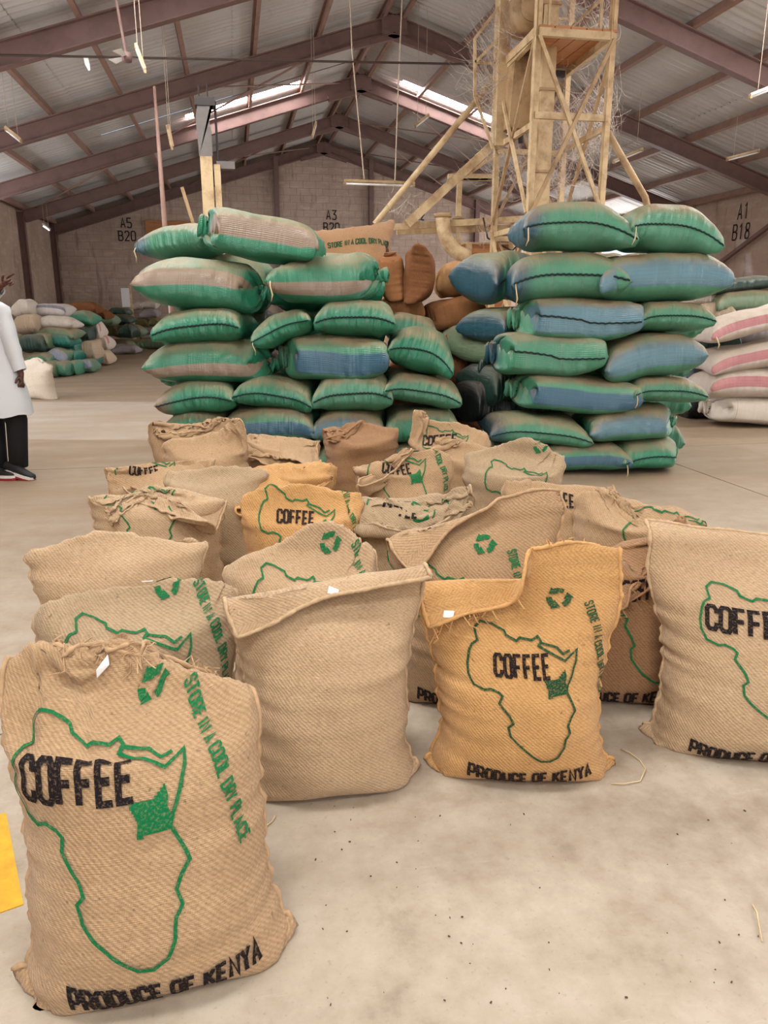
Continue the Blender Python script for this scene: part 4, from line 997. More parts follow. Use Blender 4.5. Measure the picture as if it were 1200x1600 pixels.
def printed_flat_bag():
    X = PV['d']['X']*np.array([1.05, 1.06, .55]); a, b = X.shape[1:3]
    c = atd(535, 390, 8.25); o = empty('coffee_bag', (c[0], c[1], c[2]-.12)); o.rotation_euler = (R_(58), R_(-6), -YAW+R_(2))
    tag(o, 'flat printed burlap coffee bag leaning on top behind the left stack', 'coffee bag', 'brown jute sacks between the stacks')
    uv = np.zeros((2, a, b, 2)); uv[..., 0] = np.linspace(0, 1.1, b)[None, None]; uv[..., 1] = np.linspace(0, .85, a)[None, :, None]
    link('bag_cloth', sheet_mesh('bag_cloth', X, uv, True, M['burlap_brown']), None, o)
    N = normals(np.ascontiguousarray(X)); X1, N1 = X[1].transpose(1, 0, 2), N[1].transpose(1, 0, 2)
    def put(nm, V, F_, m):
        q = sample(X1, N1, V[:, 0]*BW/1.1, V[:, 1]/.85*BL); me = bpy.data.meshes.new(nm); me.from_pydata(q.tolist(), [], F_); uvl = me.uv_layers.new(name='UVMap'); li = np.empty(len(me.loops), np.int32); me.loops.foreach_get('vertex_index', li); uvl.data.foreach_set('uv', V[li].astype(np.float32).ravel()); link(nm, me, m, o)
    L, wd = text_lines('STORE IN A COOL DRY PLACE', .050, .62, .22); V, F_ = flat_print(L, .011); put('storage_lettering', V+np.array([-.12, .50]), F_, M['dgreen_brown'])
    V, F_ = recycle_print(); put('recycling_symbol', V*.9+np.array([-.24, .53]), F_, M['dgreen_brown'])
    V, F_ = flat_print([[(.47, .40), (.49, .56)], [(.45, .40), (.47, .56)], [(.43, .42), (.445, .52)]], .012); put('edge_print', V, F_, M['black_brown'])
printed_flat_bag()
# white sacks with pink bands and their neighbours on the right
WG = 'white sacks at the right'
for lab, box, var, mat, parts, dep, yaw, roll, d in (
 ('white sack with pink band, topmost of the pale stack at the right edge', (1110, 462, 1290, 545), 'a', 'wp', 'w', .9, 0, -14, 9.2),
 ('white sack with pink band, second from the top at the right edge', (1111, 524, 1290, 594), 'b', 'wp', '', .9, 0, -9, 9.2),
 ('white sack with pink band, third from the top at the right edge', (1112, 577, 1290, 630), 'a', 'wp', '', .9, 0, 0, 9.2),
 ('plain whitish sack with tied end on the floor at the right edge', (1114, 620, 1290, 672), 'tl', 'wh', 't', .9, 0, 2, 9.2),
 ('dark green sack with pale labels on top behind the pink banded sacks', (1112, 426, 1225, 463), 'a', 'dk', '', .8, 0, -8, 10.6),
 ('greyish green sack beneath the labelled dark one at the right', (1122, 452, 1235, 492), 'b', 'dg', '', .8, 0, 0, 10.6),
 ('small tan sack peeking beside the topmost pink banded one', (1098, 472, 1150, 506), 'b', 'tanw', '', .8, 0, 0, 10.6),
 ('pale sack edge showing right of the right green stack', (1084, 452, 1140, 480), 'a', 'wh', '', .8, 0, 0, 10.8),
 ('dusty brown sack behind the right green stack at upper right', (1080, 420, 1126, 456), 'a', 'tanw', '', .8, 0, 0, 11.0),
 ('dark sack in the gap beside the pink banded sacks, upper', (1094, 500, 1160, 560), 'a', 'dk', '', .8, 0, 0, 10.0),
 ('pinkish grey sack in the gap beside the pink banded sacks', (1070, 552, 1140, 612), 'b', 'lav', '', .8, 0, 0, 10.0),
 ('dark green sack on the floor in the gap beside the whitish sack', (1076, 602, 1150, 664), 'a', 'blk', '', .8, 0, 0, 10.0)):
    sack(lab, box, d, var, mat, parts, dep, yaw, roll, WG)
for i, (box, d) in enumerate((((1150, 488, 1250, 540), 10.4), ((1150, 535, 1250, 590), 10.4), ((1150, 585, 1250, 645), 10.3))):
    sack('grey sack hidden behind the %s pink banded sack' % ('topmost', 'second', 'third')[i], box, d, 'ab'[i % 2], 'gr', '', .9, 0, 0, WG)
# long heap of mixed sacks along the left wall
HG = 'mixed sacks heaped along the left wall'
for lab, b5, mat, d in (
 ('white sack with pointed corner on the top left of the far heap', (75, 835, 225, 985), 'wh', 17.2),
 ('white sack with blue grey label on top of the far heap', (205, 868, 505, 990), 'wl', 17.6),
 ('dusty tan sack in the far heap, just right of the white coat', (85, 955, 275, 1118), 'tanw', 16.9),
 ('long off white sack below the labelled one in the far heap', (235, 958, 565, 1085), 'wh', 17.2),
 ('dusty olive green sack below the long off white one', (262, 1052, 575, 1165), 'dg', 17.1),
 ('dark green sack at the left of the far heap behind the white coat', (115, 1110, 335, 1268), 'dk', 16.5),
 ('green sack with folded end beside the dark one in the far heap', (205, 1103, 375, 1254), 'dg', 16.7),
 ('teal green sack with white label in the far heap', (335, 1106, 545, 1225), 'teal', 17.0),
 ('teal sack with a limp twisted end in the far heap', (490, 1160, 605, 1345), 'teal', 17.3),
 ('green sack at the lower left of the far heap', (175, 1256, 385, 1365), 'g2', 16.3),
 ('slanting green sack in the lower middle of the far heap', (340, 1212, 525, 1375), 'lav', 16.6),
 ('round teal sack above the slanting one in the far heap', (436, 1216, 595, 1345), 'teal', 17.0),
 ('small green sack tucked at the lower left of the far heap', (225, 1325, 345, 1405), 'g2', 16.0),
 ('round ended green sack on the floor nearest the tan bag', (296, 1370, 418, 1505), 'dg', 15.9),
 ('second round ended green sack on the floor in the far heap', (382, 1350, 514, 1485), 'g2', 16.1),
 ('small knotted green sack on the floor of the far heap', (506, 1335, 590, 1460), 'g2', 16.5),
 ('green and lavender sack on the floor of the far heap', (578, 1316, 705, 1435), 'lav', 17.0),
 ('tan green sack with pointed end at the right of the far heap', (580, 1165, 735, 1330), 'tanw', 17.6),
 ('teal sack behind the pointed tan green one', (640, 1175, 725, 1390), 'teal', 18.2),
 ('green sack on the upper right of the far heap', (492, 922, 715, 1050), 'g', 19.0),
 ('dark green sack under the upper right green one', (566, 1045, 690, 1165), 'dk', 19.0),
 ('white sack with red print at the right of the far heap', (640, 1005, 770, 1160), 'wr', 19.5),
 ('white sack with faded red print below the other printed one', (685, 1125, 835, 1250), 'wr', 19.8),
 ('tan sack on the floor at the right end of the far heap', (710, 1230, 838, 1355), 'tanw', 19.2),
 ('dull tan sack between the printed white sacks', (655, 1145, 765, 1255), 'tanw', 19.4),
 ('large brown sack on the back of the far heap', (488, 858, 745, 965), 'brd', 21.5),
 ('slanting brown sack at the back end of the far heap', (716, 908, 835, 1005), 'brd', 22.0),
 ('brown sack edge at the back left of the far heap', (425, 876, 510, 940), 'brd', 21.5),
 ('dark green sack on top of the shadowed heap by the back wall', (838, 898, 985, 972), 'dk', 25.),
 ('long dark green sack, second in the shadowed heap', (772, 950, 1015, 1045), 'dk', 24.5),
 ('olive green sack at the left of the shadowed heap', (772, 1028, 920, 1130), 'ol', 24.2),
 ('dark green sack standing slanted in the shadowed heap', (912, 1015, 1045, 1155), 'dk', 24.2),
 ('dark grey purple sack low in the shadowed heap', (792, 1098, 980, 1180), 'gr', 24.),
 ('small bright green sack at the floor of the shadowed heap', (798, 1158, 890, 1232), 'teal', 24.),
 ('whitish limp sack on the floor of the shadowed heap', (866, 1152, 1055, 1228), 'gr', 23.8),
 ('light grey sack on top of the pile right of the yellow stand', (1085, 848, 1215, 915), 'wh', 26.9),
 ('grey sack below the light grey one right of the yellow stand', (1080, 900, 1225, 992), 'gr', 26.9),
 ('white sack behind the sign of the yellow stand', (1025, 850, 1115, 925), 'wh', 26.9),
 ('olive sack right behind the yellow stand', (1005, 980, 1165, 1065), 'ol', 26.9),
 ('olive sack at the edge of the left green stack', (1158, 980, 1240, 1055), 'ol', 26.9),
 ('grey sack under the olive ones behind the yellow stand', (1080, 1046, 1200, 1120), 'gr', 26.9),
 ('grey sack on the floor behind the yellow stand', (1085, 1112, 1190, 1195), 'gr', 26.9)):
    rr = random.Random(len(lab)*7+b5[0])
    box = (b5[0]/5, 300+b5[1]/5, b5[2]/5, 300+b5[3]/5)
    o = sack(lab, box, d, rr.choice(['a', 'b', 'c', 'd']), mat, '', .75 if d < 26 else .6, 0, 14 if 'slant' in lab else rr.uniform(-5, 5), HG, ground_it='floor' in lab or 'low in' in lab)
burlap_bag('big pale bag standing on the floor behind the person in the coat', 50, 624, var=2, yaw=-25, lean=3, roll=-9, size=(1.2, 1, 1.0), tone='white', seed=31, dr=(.66, .3, -.3, .06), crumple=.1, hi=False, name='standing_bag', seams=False, group='mixed sacks heaped along the left wall')
INN = ('person', 'dark green sack', 'slanting green sack', 'lavender sack', 'dusty tan sack', 'printed white sack', 'lower printed sack', 'teal labelled sack', 'dark green upper sack', 'brown sacks', 'shadowed heap', 'yellow stand', 'long dark green sack', 'slanted dark green sack')
# the floor layers of the heap that carry it (mostly hidden)
for i, (x, y, d) in enumerate(((20, 575, 16.4), (50, 560, 17.4), (75, 560, 18.3), (105, 545, 18.8), (40, 535, 17.6), (110, 525, 20.), (130, 540, 21.), (70, 520, 18.5), (105, 500, 20.5), (150, 500, 23), (200, 530, 26.), (235, 535, 26.), (176, 535, 24.4), (196, 518, 24.6))):
    g = atd(x, y, d); k = 1200/zdepth(g); s = .48*k
    sack('inner sack of the left wall heap behind the %s' % INN[i], (x-s, y-.2*k, x+s, y+.2*k), d+.5, 'ab'[i % 2], 'dg', '', .8, 0, 0, HG, ground_it=True)
# ================================================================== bucket elevator tower behind the right stack
T = aty
tw = empty('elevator_tower', (4.3, 10.7, 0)); tag(tw, 'cream steel elevator tower with timber platform and cobwebs behind the right stack', 'tower')
def tb(name, pts_or_fn, mat, smooth=False): return pts_or_fn.build(name, mat, tw, smooth)
def L_(p): return (p[0]-4.3, p[1]-10.7, p[2])
def tbar(name, a, b, w_=.05, h_=.05, mat='cream'): return MB().bar(L_(a), L_(b), w_, h_).build(name, M[mat], tw)
def angle(name, a, b, w_=.06, mat='cream'):
    a, b = Vector(L_(a)), Vector(L_(b)); A = MB(); A.bar(a, b, w_, .008); A.bar(a+Vector((-w_/2, 0, 0)), b+Vector((-w_/2, 0, 0)), .008, w_); return A.build(name, M[mat], tw)
NLx, NRx, FLx, FRx, NY, FY, PZ = 3.81, 4.79, 3.84, 4.86, 10.0, 11.5, 4.72
for x, y in ((NLx, NY), (NRx, NY), (FLx, FY), (FRx, FY)): angle('post', (x, y, 0), (x, y, 6.35), .085)
# platform boards and frame
for k in range(5):
    x0 = NLx+(NRx+.05-NLx)*k/5; MB().box(L_((x0+.1, (NY+FY)/2, PZ)), (.192, FY-NY+.05, .03)).build('platform_board', M['plywood'], tw)
for a, b in (((NLx, NY, PZ-.06), (NRx, NY, PZ-.06)), ((NLx, FY, PZ-.08), (FRx, FY, PZ-.08)), ((NLx, NY, PZ-.06), (FLx, FY, PZ-.06)), ((NRx, NY, PZ-.06), (FRx, FY, PZ-.06))):
    tbar('platform_beam', a, b, .07, .09, 'cream')
tbar('dark_crossbeam', (FLx-.05, FY-.1, PZ-.12), (FRx-.1, FY-.1, PZ-.12), .06, .08, 'darkmetal')
# level beams and X bracing on the near and side faces
for z in (1.4, 3.74, 2.55):
    tbar('level_beam', (NLx, NY, z), (NRx, NY, z), .05, .08); tbar('level_beam', (NRx, NY, z-.1), (FRx, FY, z-.1), .05, .07); tbar('level_beam', (NLx, NY, z-.1), (FLx, FY, z-.1), .05, .07); tbar('level_beam', (FLx, FY, z-.15), (FRx, FY, z-.15), .05, .07)
for za, zb in ((PZ-.1, 2.6), (2.5, .6)):
    tbar('x_brace', (NLx, NY-.03, za), (NRx, NY-.03, zb), .045, .045); tbar('x_brace', (NRx, NY-.05, za), (NLx, NY-.05, zb), .045, .045, 'creamdk')
    tbar('x_brace', (NLx-.03, NY, za), (FLx-.03, FY, zb), .04, .04, 'creamdk'); tbar('x_brace', (NLx-.05, NY, zb), (FLx-.05, FY, za), .04, .04)
    tbar('x_brace', (NRx+.03, NY, za), (FRx+.03, FY, zb), .04, .04, 'creamdk')
    tbar('x_brace', (FLx, FY+.03, za), (FRx, FY+.03, zb), .04, .04, 'creamdk'); tbar('x_brace', (FLx, FY+.05, zb), (FRx, FY+.05, za), .04, .04, 'creamdk')
# upper posts and handrails above the platform
for x in (NLx, NLx+.13, NRx-.18, NRx): tbar('rail_post', (x, NY, PZ), (x, NY, 6.3), .03, .03)
tbar('handrail', (NLx, NY, PZ+.9), (NRx, NY, PZ+.9), .03, .03); tbar('handrail', (NRx, NY, PZ+.5), (FRx, FY, PZ+.5), .03, .03); tbar('handrail', (FLx, FY, PZ+.6), (FRx, FY, PZ+.6), .03, .03)
# elevator legs (rectangular ducts) with flanges
c = T(850, 160, 10.75); A = MB(); 
MB().box(L_((c[0], 10.75, 3.15)), (.19, .24, 6.3)).build('elevator_duct', M['cream'], tw)
for z in (1.2, 2.2, 3.2, 4.2, 5.2): MB().box(L_((c[0], 10.75, z)), (.25, .30, .03)).build('duct_flange', M['creamdk'], tw)
c2 = T(783, 120, 11.3)
MB().box(L_((c2[0]-.02, 11.25, 4.9)), (.16, .22, 2.6)).build('elevator_duct', M['cream'], tw)
# hopper box under the platform and rounded head above
h0, h1 = T(793, 106, 11.2), T(830, 200, 11.2)
A = MB(); zt, zb = 4.62, 3.78
A.loft([[L_((h0[0]-.02, 10.85, zt)), L_((h1[0]+.06, 10.85, zt)), L_((h1[0]+.06, 11.3, zt)), L_((h0[0]-.02, 11.3, zt))], [L_((h0[0]-.05, 10.9, zb)), L_((h1[0]-.04, 10.9, zb)), L_((h1[0]-.04, 11.25, zb)), L_((h0[0]-.05, 11.25, zb))]]).build('hopper', M['creamdk'], tw)
for x in (h0[0]+.05, h0[0]+.18): MB().tube([L_((x, 11.05, zb)), L_((x, 11.05, zb-.16))], .035, 10).build('outlet_spout', M['darkmetal'], tw, True)
hc = T(822, 35, 10.9); A = MB(); A.tube([L_((hc[0]-.0, 10.7, 5.15+.0)), L_((hc[0], 11.1, 5.15))], .26, 20); A.build('elevator_head', M['creamdk'], tw, True)
A = MB(); A.tube([L_((hc[0], 10.66, 5.15)), L_((hc[0], 10.69, 5.15))], .16, 16); A.build('head_flange', M['creamdk'], tw, True)
MB().box(L_((hc[0]+.0, 10.9, 5.65)), (.36, .42, .9)).build('head_casing', M['cream'], tw)
# side landing rails on the left
lx = T(742, 60, 11.2)
for a, b in (((742, 60), (742, 150)), ((742, 60), (800, -15)), ((742, 98), (838, 0)), ((742, 150), (770, 232))): tbar('landing_rail', T(*a, 11.2), T(*b, 11.2), .035, .035)
tbar('stringer', T(790, 104, 11.3), T(838, 52, 10.1), .06, .14)
tbar('stringer', T(742, 98, 11.2), T(790, 100, 11.4), .03, .03)
# chutes running down to the left, raking braces to the right and floor frame
A = MB(); A.tube([L_(T(783, 110, 11.6)), L_(T(586, 350, 11.6))], .045, 10).build('grain_chute', M['cream'], tw, True)
tbar('grain_chute', T(768, 228, 11.7), T(636, 350, 11.7), .10, .12); tbar('grain_chute', T(775, 240, 11.7), T(655, 325, 11.7), .05, .06)
A = MB(); A.tube([L_((NRx+.03, NY+.05, 3.6)), L_(np.array([T(1008, 308, 10.4)[0], 10.4, T(1008, 308, 10.4)[2]])), L_((6.9, 10.9, .2))], .045, 10).build('raking_brace', M['creamdk'], tw, True)
for a, b, y in (((596, 356), (835, 341), 11.8), ((620, 362), (800, 356), 12.0), ((700, 277), (772, 277), 12.0)): tbar('support_beam', T(*a, y), T(*b, y), .07, .09)
tbar('support_beam', T(700, 281, 12.0), T(772, 281, 12.0), .07, .03, 'creamdk')
tbar('hanger_post', T(718, 283, 12.0), T(716, 338, 12.0), .07, .07); A = MB(); q = T(716, 340, 12.0); A.tube([L_(q-np.array([0, 0, .02])), L_(q)], .10, 12).build('post_foot_plate', M['creamdk'], tw, True)
for px in (600, 716, 800): q = T(px, 350, 11.85); tbar('support_leg', (q[0], 11.85, 0), (q[0], 11.85, q[2]), .06, .06)
# big bent pipe, machine box and blower bend standing beside the tower
mc = empty('cleaning_machine', (3.3, 12.2, 0)); tag(mc, 'cream cleaning machine with a large bent pipe behind the brown sacks', 'machine')
mb = lambda p: (p[0]-3.3, p[1]-12.2, p[2])
A = MB(); pts = []
q0 = T(692, 345, 11.6); q1 = T(728, 400, 11.6); r = q1[0]-q0[0]
for k in range(13):
    an = math.pi+math.pi/2*k/12; pts.append(mb((q1[0]+.05+(r+.05)*math.cos(an), 11.6, q0[2]+(q0[2]-q1[2])*math.sin(an))))
pts = [(pts[0][0], pts[0][1], pts[0][2]+.05)]+pts
A.tube(pts, .105, 14).build('bent_pipe', M['cream'], mc, True)
MB().tube([(pts[0][0], pts[0][1], pts[0][2]+.0), (pts[0][0], pts[0][1], pts[0][2]+.05)], .13, 14).build('pipe_flange', M['creamdk'], mc, True)
b0, b1 = T(728, 381, 11.9), T(800, 381, 11.9)
MB().box(mb(((b0[0]+b1[0])/2, 12.2, b0[2]/2)), (b1[0]-b0[0], .6, b0[2])).build('machine_box', M['plywood'], mc)
MB().box(mb((b0[0]+.04, 11.88, b0[2]-.3)), (.09, .05, .6)).build('edge_strip', M['cream'], mc)
MB().box(mb(((b0[0]+b1[0])/2, 12.2, b0[2]+.01)), (b1[0]-b0[0]+.06, .66, .03)).build('machine_lid', M['cream'], mc)
pts = [mb(T(*p, 12.0)) for p in ((786, 405), (788, 385), (792, 366), (803, 355), (818, 352), (832, 352))]
MB().tube(pts, .075, 12).build('blower_bend', M['greypaint'], mc, True)
MB().tube([mb(T(812, 372, 12.)), mb(T(812, 402, 12.))], .07, 12).build('blower_stub', M['tube'], mc, True)
for pp in (((755, 340), (762, 372), (800, 392), (812, 380)), ((765, 352), (790, 372), (815, 378), (820, 395))): MB().tube([mb(T(*p, 11.7)) for p in pp], .014, 6).build('loose_hose', M['cable'], mc, True)
# cobwebs hung in the steelwork: thin crumpled veils
rr = random.Random(8)
def web(px, py, w_, h_, y, tilt):
    A = MB(); c = T(px, py, y); k = zdepth(c)/1200
    for _ in range(int(w_*h_/60)):
        an = rr.gauss(1.9+tilt*3, .9); ln = rr.uniform(.25, .75)*max(w_, h_)*k; cx = c[0]+rr.gauss(0, .24)*w_*k; cz = c[2]+rr.gauss(0, .24)*h_*k; cy = y+rr.uniform(-.25, .25)
        d = np.array([math.cos(an), rr.uniform(-.3, .3), math.sin(an)])*ln/2; sg = rr.uniform(.1, .5)*ln; P = []
        for q in range(5):
            t = q/2-1; P.append(L_(np.array([cx, cy, cz])+d*t+np.array([sg*(1-t*t)*math.sin(an), 0, -abs(sg)*(1-t*t)])))
        r0 = rr.uniform(.0012, .0034); A.tube(P, [r0*.4, r0, r0*1.3, r0, r0*.4], 3, False)
    A.build('cobweb', M['web'], tw)['kind'] = 'stuff'
for a in ((758, 95, 60, 150, 11.3, .1), (800, 30, 70, 110, 11.1, 0), (870, 25, 110, 70, 10.9, .2), (935, 30, 50, 90, 11.0, 0), (885, 205, 110, 130, 11.2, 0), (800, 245, 90, 100, 11.4, .2), (925, 170, 60, 130, 11.4, 0), (630, 320, 60, 40, 11.75, .3), (765, 160, 40, 80, 11.4, .1), (860, 270, 80, 70, 11.2, 0), (760, 360, 50, 30, 11.75, 0)): web(*a)
# ------------------------------------------------------------------ second elevator behind the left stack, pole
el = empty('elevator_column', (-.2, 12.4, 0)); tag(el, 'cream elevator column with dark grey head behind the left stack', 'elevator')
def eb(name, a, b, mat): A = MB(); c = [(a[k]+b[k])/2 for k in range(3)]; A.box((c[0]+.2, c[1]-12.4, c[2]), [abs(b[k]-a[k]) for k in range(3)]); return A.build(name, M[mat], el)
q = T(327, 245, 12.4); zt = T(322, 165, 12.4)[2]; zm = T(322, 246, 12.4)[2]
eb('column_casing', (q[0]-.13, 12.3, 0), (q[0]+.04, 12.5, zm), 'cream'); eb('column_casing', (q[0]+.06, 12.32, 0), (q[0]+.15, 12.48, zm-.1), 'cream')
A = MB(); s = [(-.14, 0), (.05, 0), (.05, .35), (.02, .5), (.09, .8), (.10, zt-zm), (-.10, zt-zm), (-.10, .8), (-.16, .5)]
A.loft([[(q[0]+.2+x, -.1, zm+z) for x, z in s], [(q[0]+.2+x, .12, zm+z) for x, z in s]]).build('elevator_head', M['greypaint'], el)
eb('head_cap', (q[0]-.16, 12.28, zt-.02), (q[0]+.12, 12.54, zt+.09), 'darkmetal'); eb('head_bracket', (q[0]+.1, 12.35, zm-.15), (q[0]+.36, 12.5, zm-.05), 'greypaint')
for x in (-.1, .02): MB().tube([(q[0]+.2+x, 0, zt+.08), (q[0]+.2+x, 0, zt+.28)], .012, 6).build('hanger_rod', M['darkmetal'], el)
MB().tube([(q[0]+.32, 0, zm-.1), (q[0]+.32, 0, zm+.75)], .02, 6).build('side_pipe', M['darkmetal'], el)
MB().bar((q[0]+.1, .1, 1.9), (q[0]-.22, .1, zm-.4), .05, .05).build('stay', M['creamdk'], el)
a_, b_ = T(241, 135, 12.0), T(257, 345, 12.0)
b2 = b_+(b_-a_)*(b_[2]/(a_[2]-b_[2])); po = empty('leaning_pole', (b2[0], b2[1], 0)); tag(po, 'thin dark pole leaning up towards the roof behind the left stack', 'pole')
MB().tube(rel(po, [b2, b_, a_]), [.04, .035, .018], 8).build('pole_shaft', M['purlin'], po, True)
MB().box((0, 0, .01), (.2, .2, .02)).build('foot_plate', M['greypaint'], po)
# ------------------------------------------------------------------ hanging lamps and a fan
def roofat(x): return roofz(x)-.06
def tube_lamp(label, a, b, y, mat='creamdk', w_=.06, wires=True, tubes=True, lit=False, dy=0.):
    p, q = T(*a, y), T(*b, y+dy); c = (p+q)/2; o = empty('strip_lamp', c); tag(o, label, 'lamp', 'strip lamps under the roof')
    d = p-c; e = q-c; MB().bar(d, e, w_, .035).build('lamp_batten', M[mat], o)
    if tubes: MB().tube([d*.96+np.array([0, 0, -.04]), e*.96+np.array([0, 0, -.04])], .018, 8).build('lamp_tube', M['litlamp'] if lit else M['tube'], o, True)
    for s_ in (d, e): MB().box(s_*.97+np.array([0, 0, -.03]), (.03, .05, .05)).build('tube_holder', M['creamdk'], o)
    if wires:
        for s_ in (d*.6, e*.6): MB().tube([s_, (s_[0], s_[1], roofat(c[0]+s_[0])-c[2])], .004, 5).build('suspension_wire', M['wire'], o)
tube_lamp('long cream strip lamp hung on two wires in the middle of the hall', (537, 282), (648, 286), 12.3, wires=False)
tube_lamp('white strip lamp at the upper right edge', (1172, 148), (1232, 124), 11.0, 'tube')
tube_lamp('cream strip lamp under the right roof slope beyond the white one', (1136, 247), (1186, 234), 14.5, 'cream')
tube_lamp('pale strip lamp right of the tower', (958, 251), (1004, 232), 15.5, 'cream')
tube_lamp('strip lamp at the far left under the roof', (8, 198), (33, 218), 14.0, 'cream')
tube_lamp('short slanting strip lamp left of the tower near the roof', (648, 196), (670, 178), 16.0, 'cream')
tube_lamp('lit strip lamp above the far left heap', (67, 350), (78, 358), 24.5, 'tube', .2, True, True, True)
tube_lamp('short strip lamp hanging end on near the ridge', (488, 212), (494, 190), 16., 'cream')
tube_lamp('short hanging strip lamp over the leaning pole', (262, 195), (269, 229), 13., 'cream')
tube_lamp('tilted strip lamp dangling on strings beside the fan', (212, 68), (227, 108), 11.2, 'cream')
f = T(198, 90, 11.5); fan = empty('ceiling_fan', f); tag(fan, 'ceiling fan with pale blades on a long rod at upper left', 'fan')
MB().tube([(0, 0, 0), (-.12, 0, roofat(f[0])-f[2])], .018, 8).build('down_rod', M['rafter'], fan)
MB().tube([(0, 0, -.05), (0, 0, .05)], [.06, .075], 14).build('motor_housing', M['rafter'], fan, True)
for k in range(3):
    an = .25+k*2*math.pi/3; d = Vector((math.cos(an), math.sin(an), 0)); n_ = Vector((-d.y, d.x, .2)); A = MB()
    A.add([d*.07-n_*.025, d*.07+n_*.025, d*.30+n_*.06, d*.30-n_*.06], [(0, 1, 2, 3)]); A.add([v+Vector((0, 0, .006)) for v in (d*.07-n_*.025, d*.07+n_*.025, d*.30+n_*.06, d*.30-n_*.06)], [(3, 2, 1, 0)]); A.build('blade', M['tube'], fan)
rg = empty('hanging_rag', T(134, 90, 12.3)); tag(rg, 'scrap of white plastic caught on the tie rod at upper left', 'rag')
A = MB(); A.loft([[(-.03, 0, 0), (.03, 0, 0), (.03, .01, 0), (-.03, .01, 0)], [(-.02, .02, -.08), (.04, .02, -.07), (.04, .03, -.07), (-.02, .03, -.08)], [(.02, 0, -.16), (.045, 0, -.15), (.045, .01, -.15), (.02, .01, -.16)]]).build('plastic_scrap', M['paper'], rg)
hw = empty('hanging_cables', T(548, -5, 11.8)); tag(hw, 'two long thin wires hanging from the ridge in mid hall', 'wire')
for pts in (((546, -20), (550, 80), (569, 280)), ((629, -20), (622, 140), (617, 284))):
    MB().tube(rel(hw, [T(*p, 12.3) for p in pts]), .010, 5).build('cable', M['wire'], hw)
for px, y0, y1, yy in ((772, 0, 250, 14.), (420, 0, 100, 13.), (690, 0, 160, 13.), (1090, 0, 95, 13.)): pass
# ------------------------------------------------------------------ yellow stand with sign at the far heap
g = ground(213, 546); ys = empty('sign_stand', (g[0], g[1], 0)); tag(ys, 'yellow metal stand holding a white sign by the far heap', 'stand')
k = zdepth(g)/1200
MB().bar((0, 0, 0), (-.06, 0, 95*k), .09, .06).build('upright', M['cream'], ys); MB().bar((-.05, 0, .05), (-.11, 0, 95*k), .05, .05).build('upright', M['cream'], ys)
MB().bar((-.1, 0, .03), (.35, 0, .03), .06, .06).build('foot', M['cream'], ys); MB().bar((.3, .05, .03), (.05, .05, .7), .04, .04).build('strut', M['darkmetal'], ys)
MB().box((-.2, -.05, 78*k), (.26, .02, 28*k)).build('sign_board', M['paper'], ys)
# ================================================================== person in a white coat at the left edge
M['skin'] = plain('skin', (92, 58, 44), .55, 0, .06, 20); M['coat'] = plain('white_coat', (204, 204, 206), .85, 0, .02, 6)
M['trousers'] = plain('black_trousers', (24, 23, 25), .9); M['shoe'] = plain('shoe_black', (28, 26, 28), .6); M['sole'] = plain('shoe_sole_white', (226, 220, 216), .6); M['red'] = plain('shoe_red', (150, 36, 44), .6); M['hair'] = plain('hair', (20, 17, 16), .95)
g = ground(8, 748); pe = empty('person', (g[0], g[1], 0), -YAW); tag(pe, 'person in white coat and black trousers pointing, cut by the left edge', 'person')
# local frame: x to the right of the picture, y away, z up; hips stand left of the feet as the body leans left
def skinned(name, chains, mat, parent, sub=2):
    me = bpy.data.meshes.new(name); V = []; E_ = []; Rd = []; key = {}
    def vid(p, r):
        k = tuple(round(c, 4) for c in p)
        if k not in key: key[k] = len(V); V.append(k); Rd.append(r)
        return key[k]
    for ch in chains:
        ids = [vid(p, r) for p, r in ch]; E_ += list(zip(ids[:-1], ids[1:]))
    me.from_pydata(V, E_, []); o = bpy.data.objects.new(name, me); COL.objects.link(o); o.parent = parent; me.materials.append(mat)
    sk = o.modifiers.new('skin', 'SKIN'); sk.use_smooth_shade = True
    for d, r in zip(me.skin_vertices[0].data, Rd): d.radius = (r, r) if not hasattr(r, '__len__') else r
    me.skin_vertices[0].data[0].use_root = True
    ss = o.modifiers.new('sub', 'SUBSURF'); ss.levels = sub; ss.render_levels = sub
    return o
hip = (-.13, 0, .93); ches = (-.19, .02, 1.27); neck = (-.21, .02, 1.47); head = (-.215, 0, 1.58)
shR = (-.02, .0, 1.40); elR = (.075, -.02, 1.13); wrR = (.165, -.04, .90); 
shL = (-.36, .04, 1.42); elL = (-.08, -.14, 1.46); wrL = (.11, -.24, 1.60)
kneR = (.10, .0, .50); ankR = (.11, .03, .10); kneL = (-.10, .05, .50); ankL = (-.06, .04, .09)
body = [[(hip, (.13, .10)), (ches, (.15, .10)), (neck, .055), ((-.212, .015, 1.52), .052), (head, (.078, .09)), ((-.215, .005, 1.69), (.07, .08)), ((-.215, .005, 1.745), .035)],
        [(ches, (.15, .10)), (shR, .055), (elR, .042), (wrR, .028)], [(ches, (.15, .10)), (shL, .055), (elL, .042), (wrL, .028)],
        [(hip, (.13, .10)), ((-.03, 0, .86), .085), (kneR, .058), (ankR, .04)], [(hip, (.13, .10)), ((-.20, 0, .86), .085), (kneL, .058), (ankL, .04)]]
skinned('body', body, M['skin'], pe)
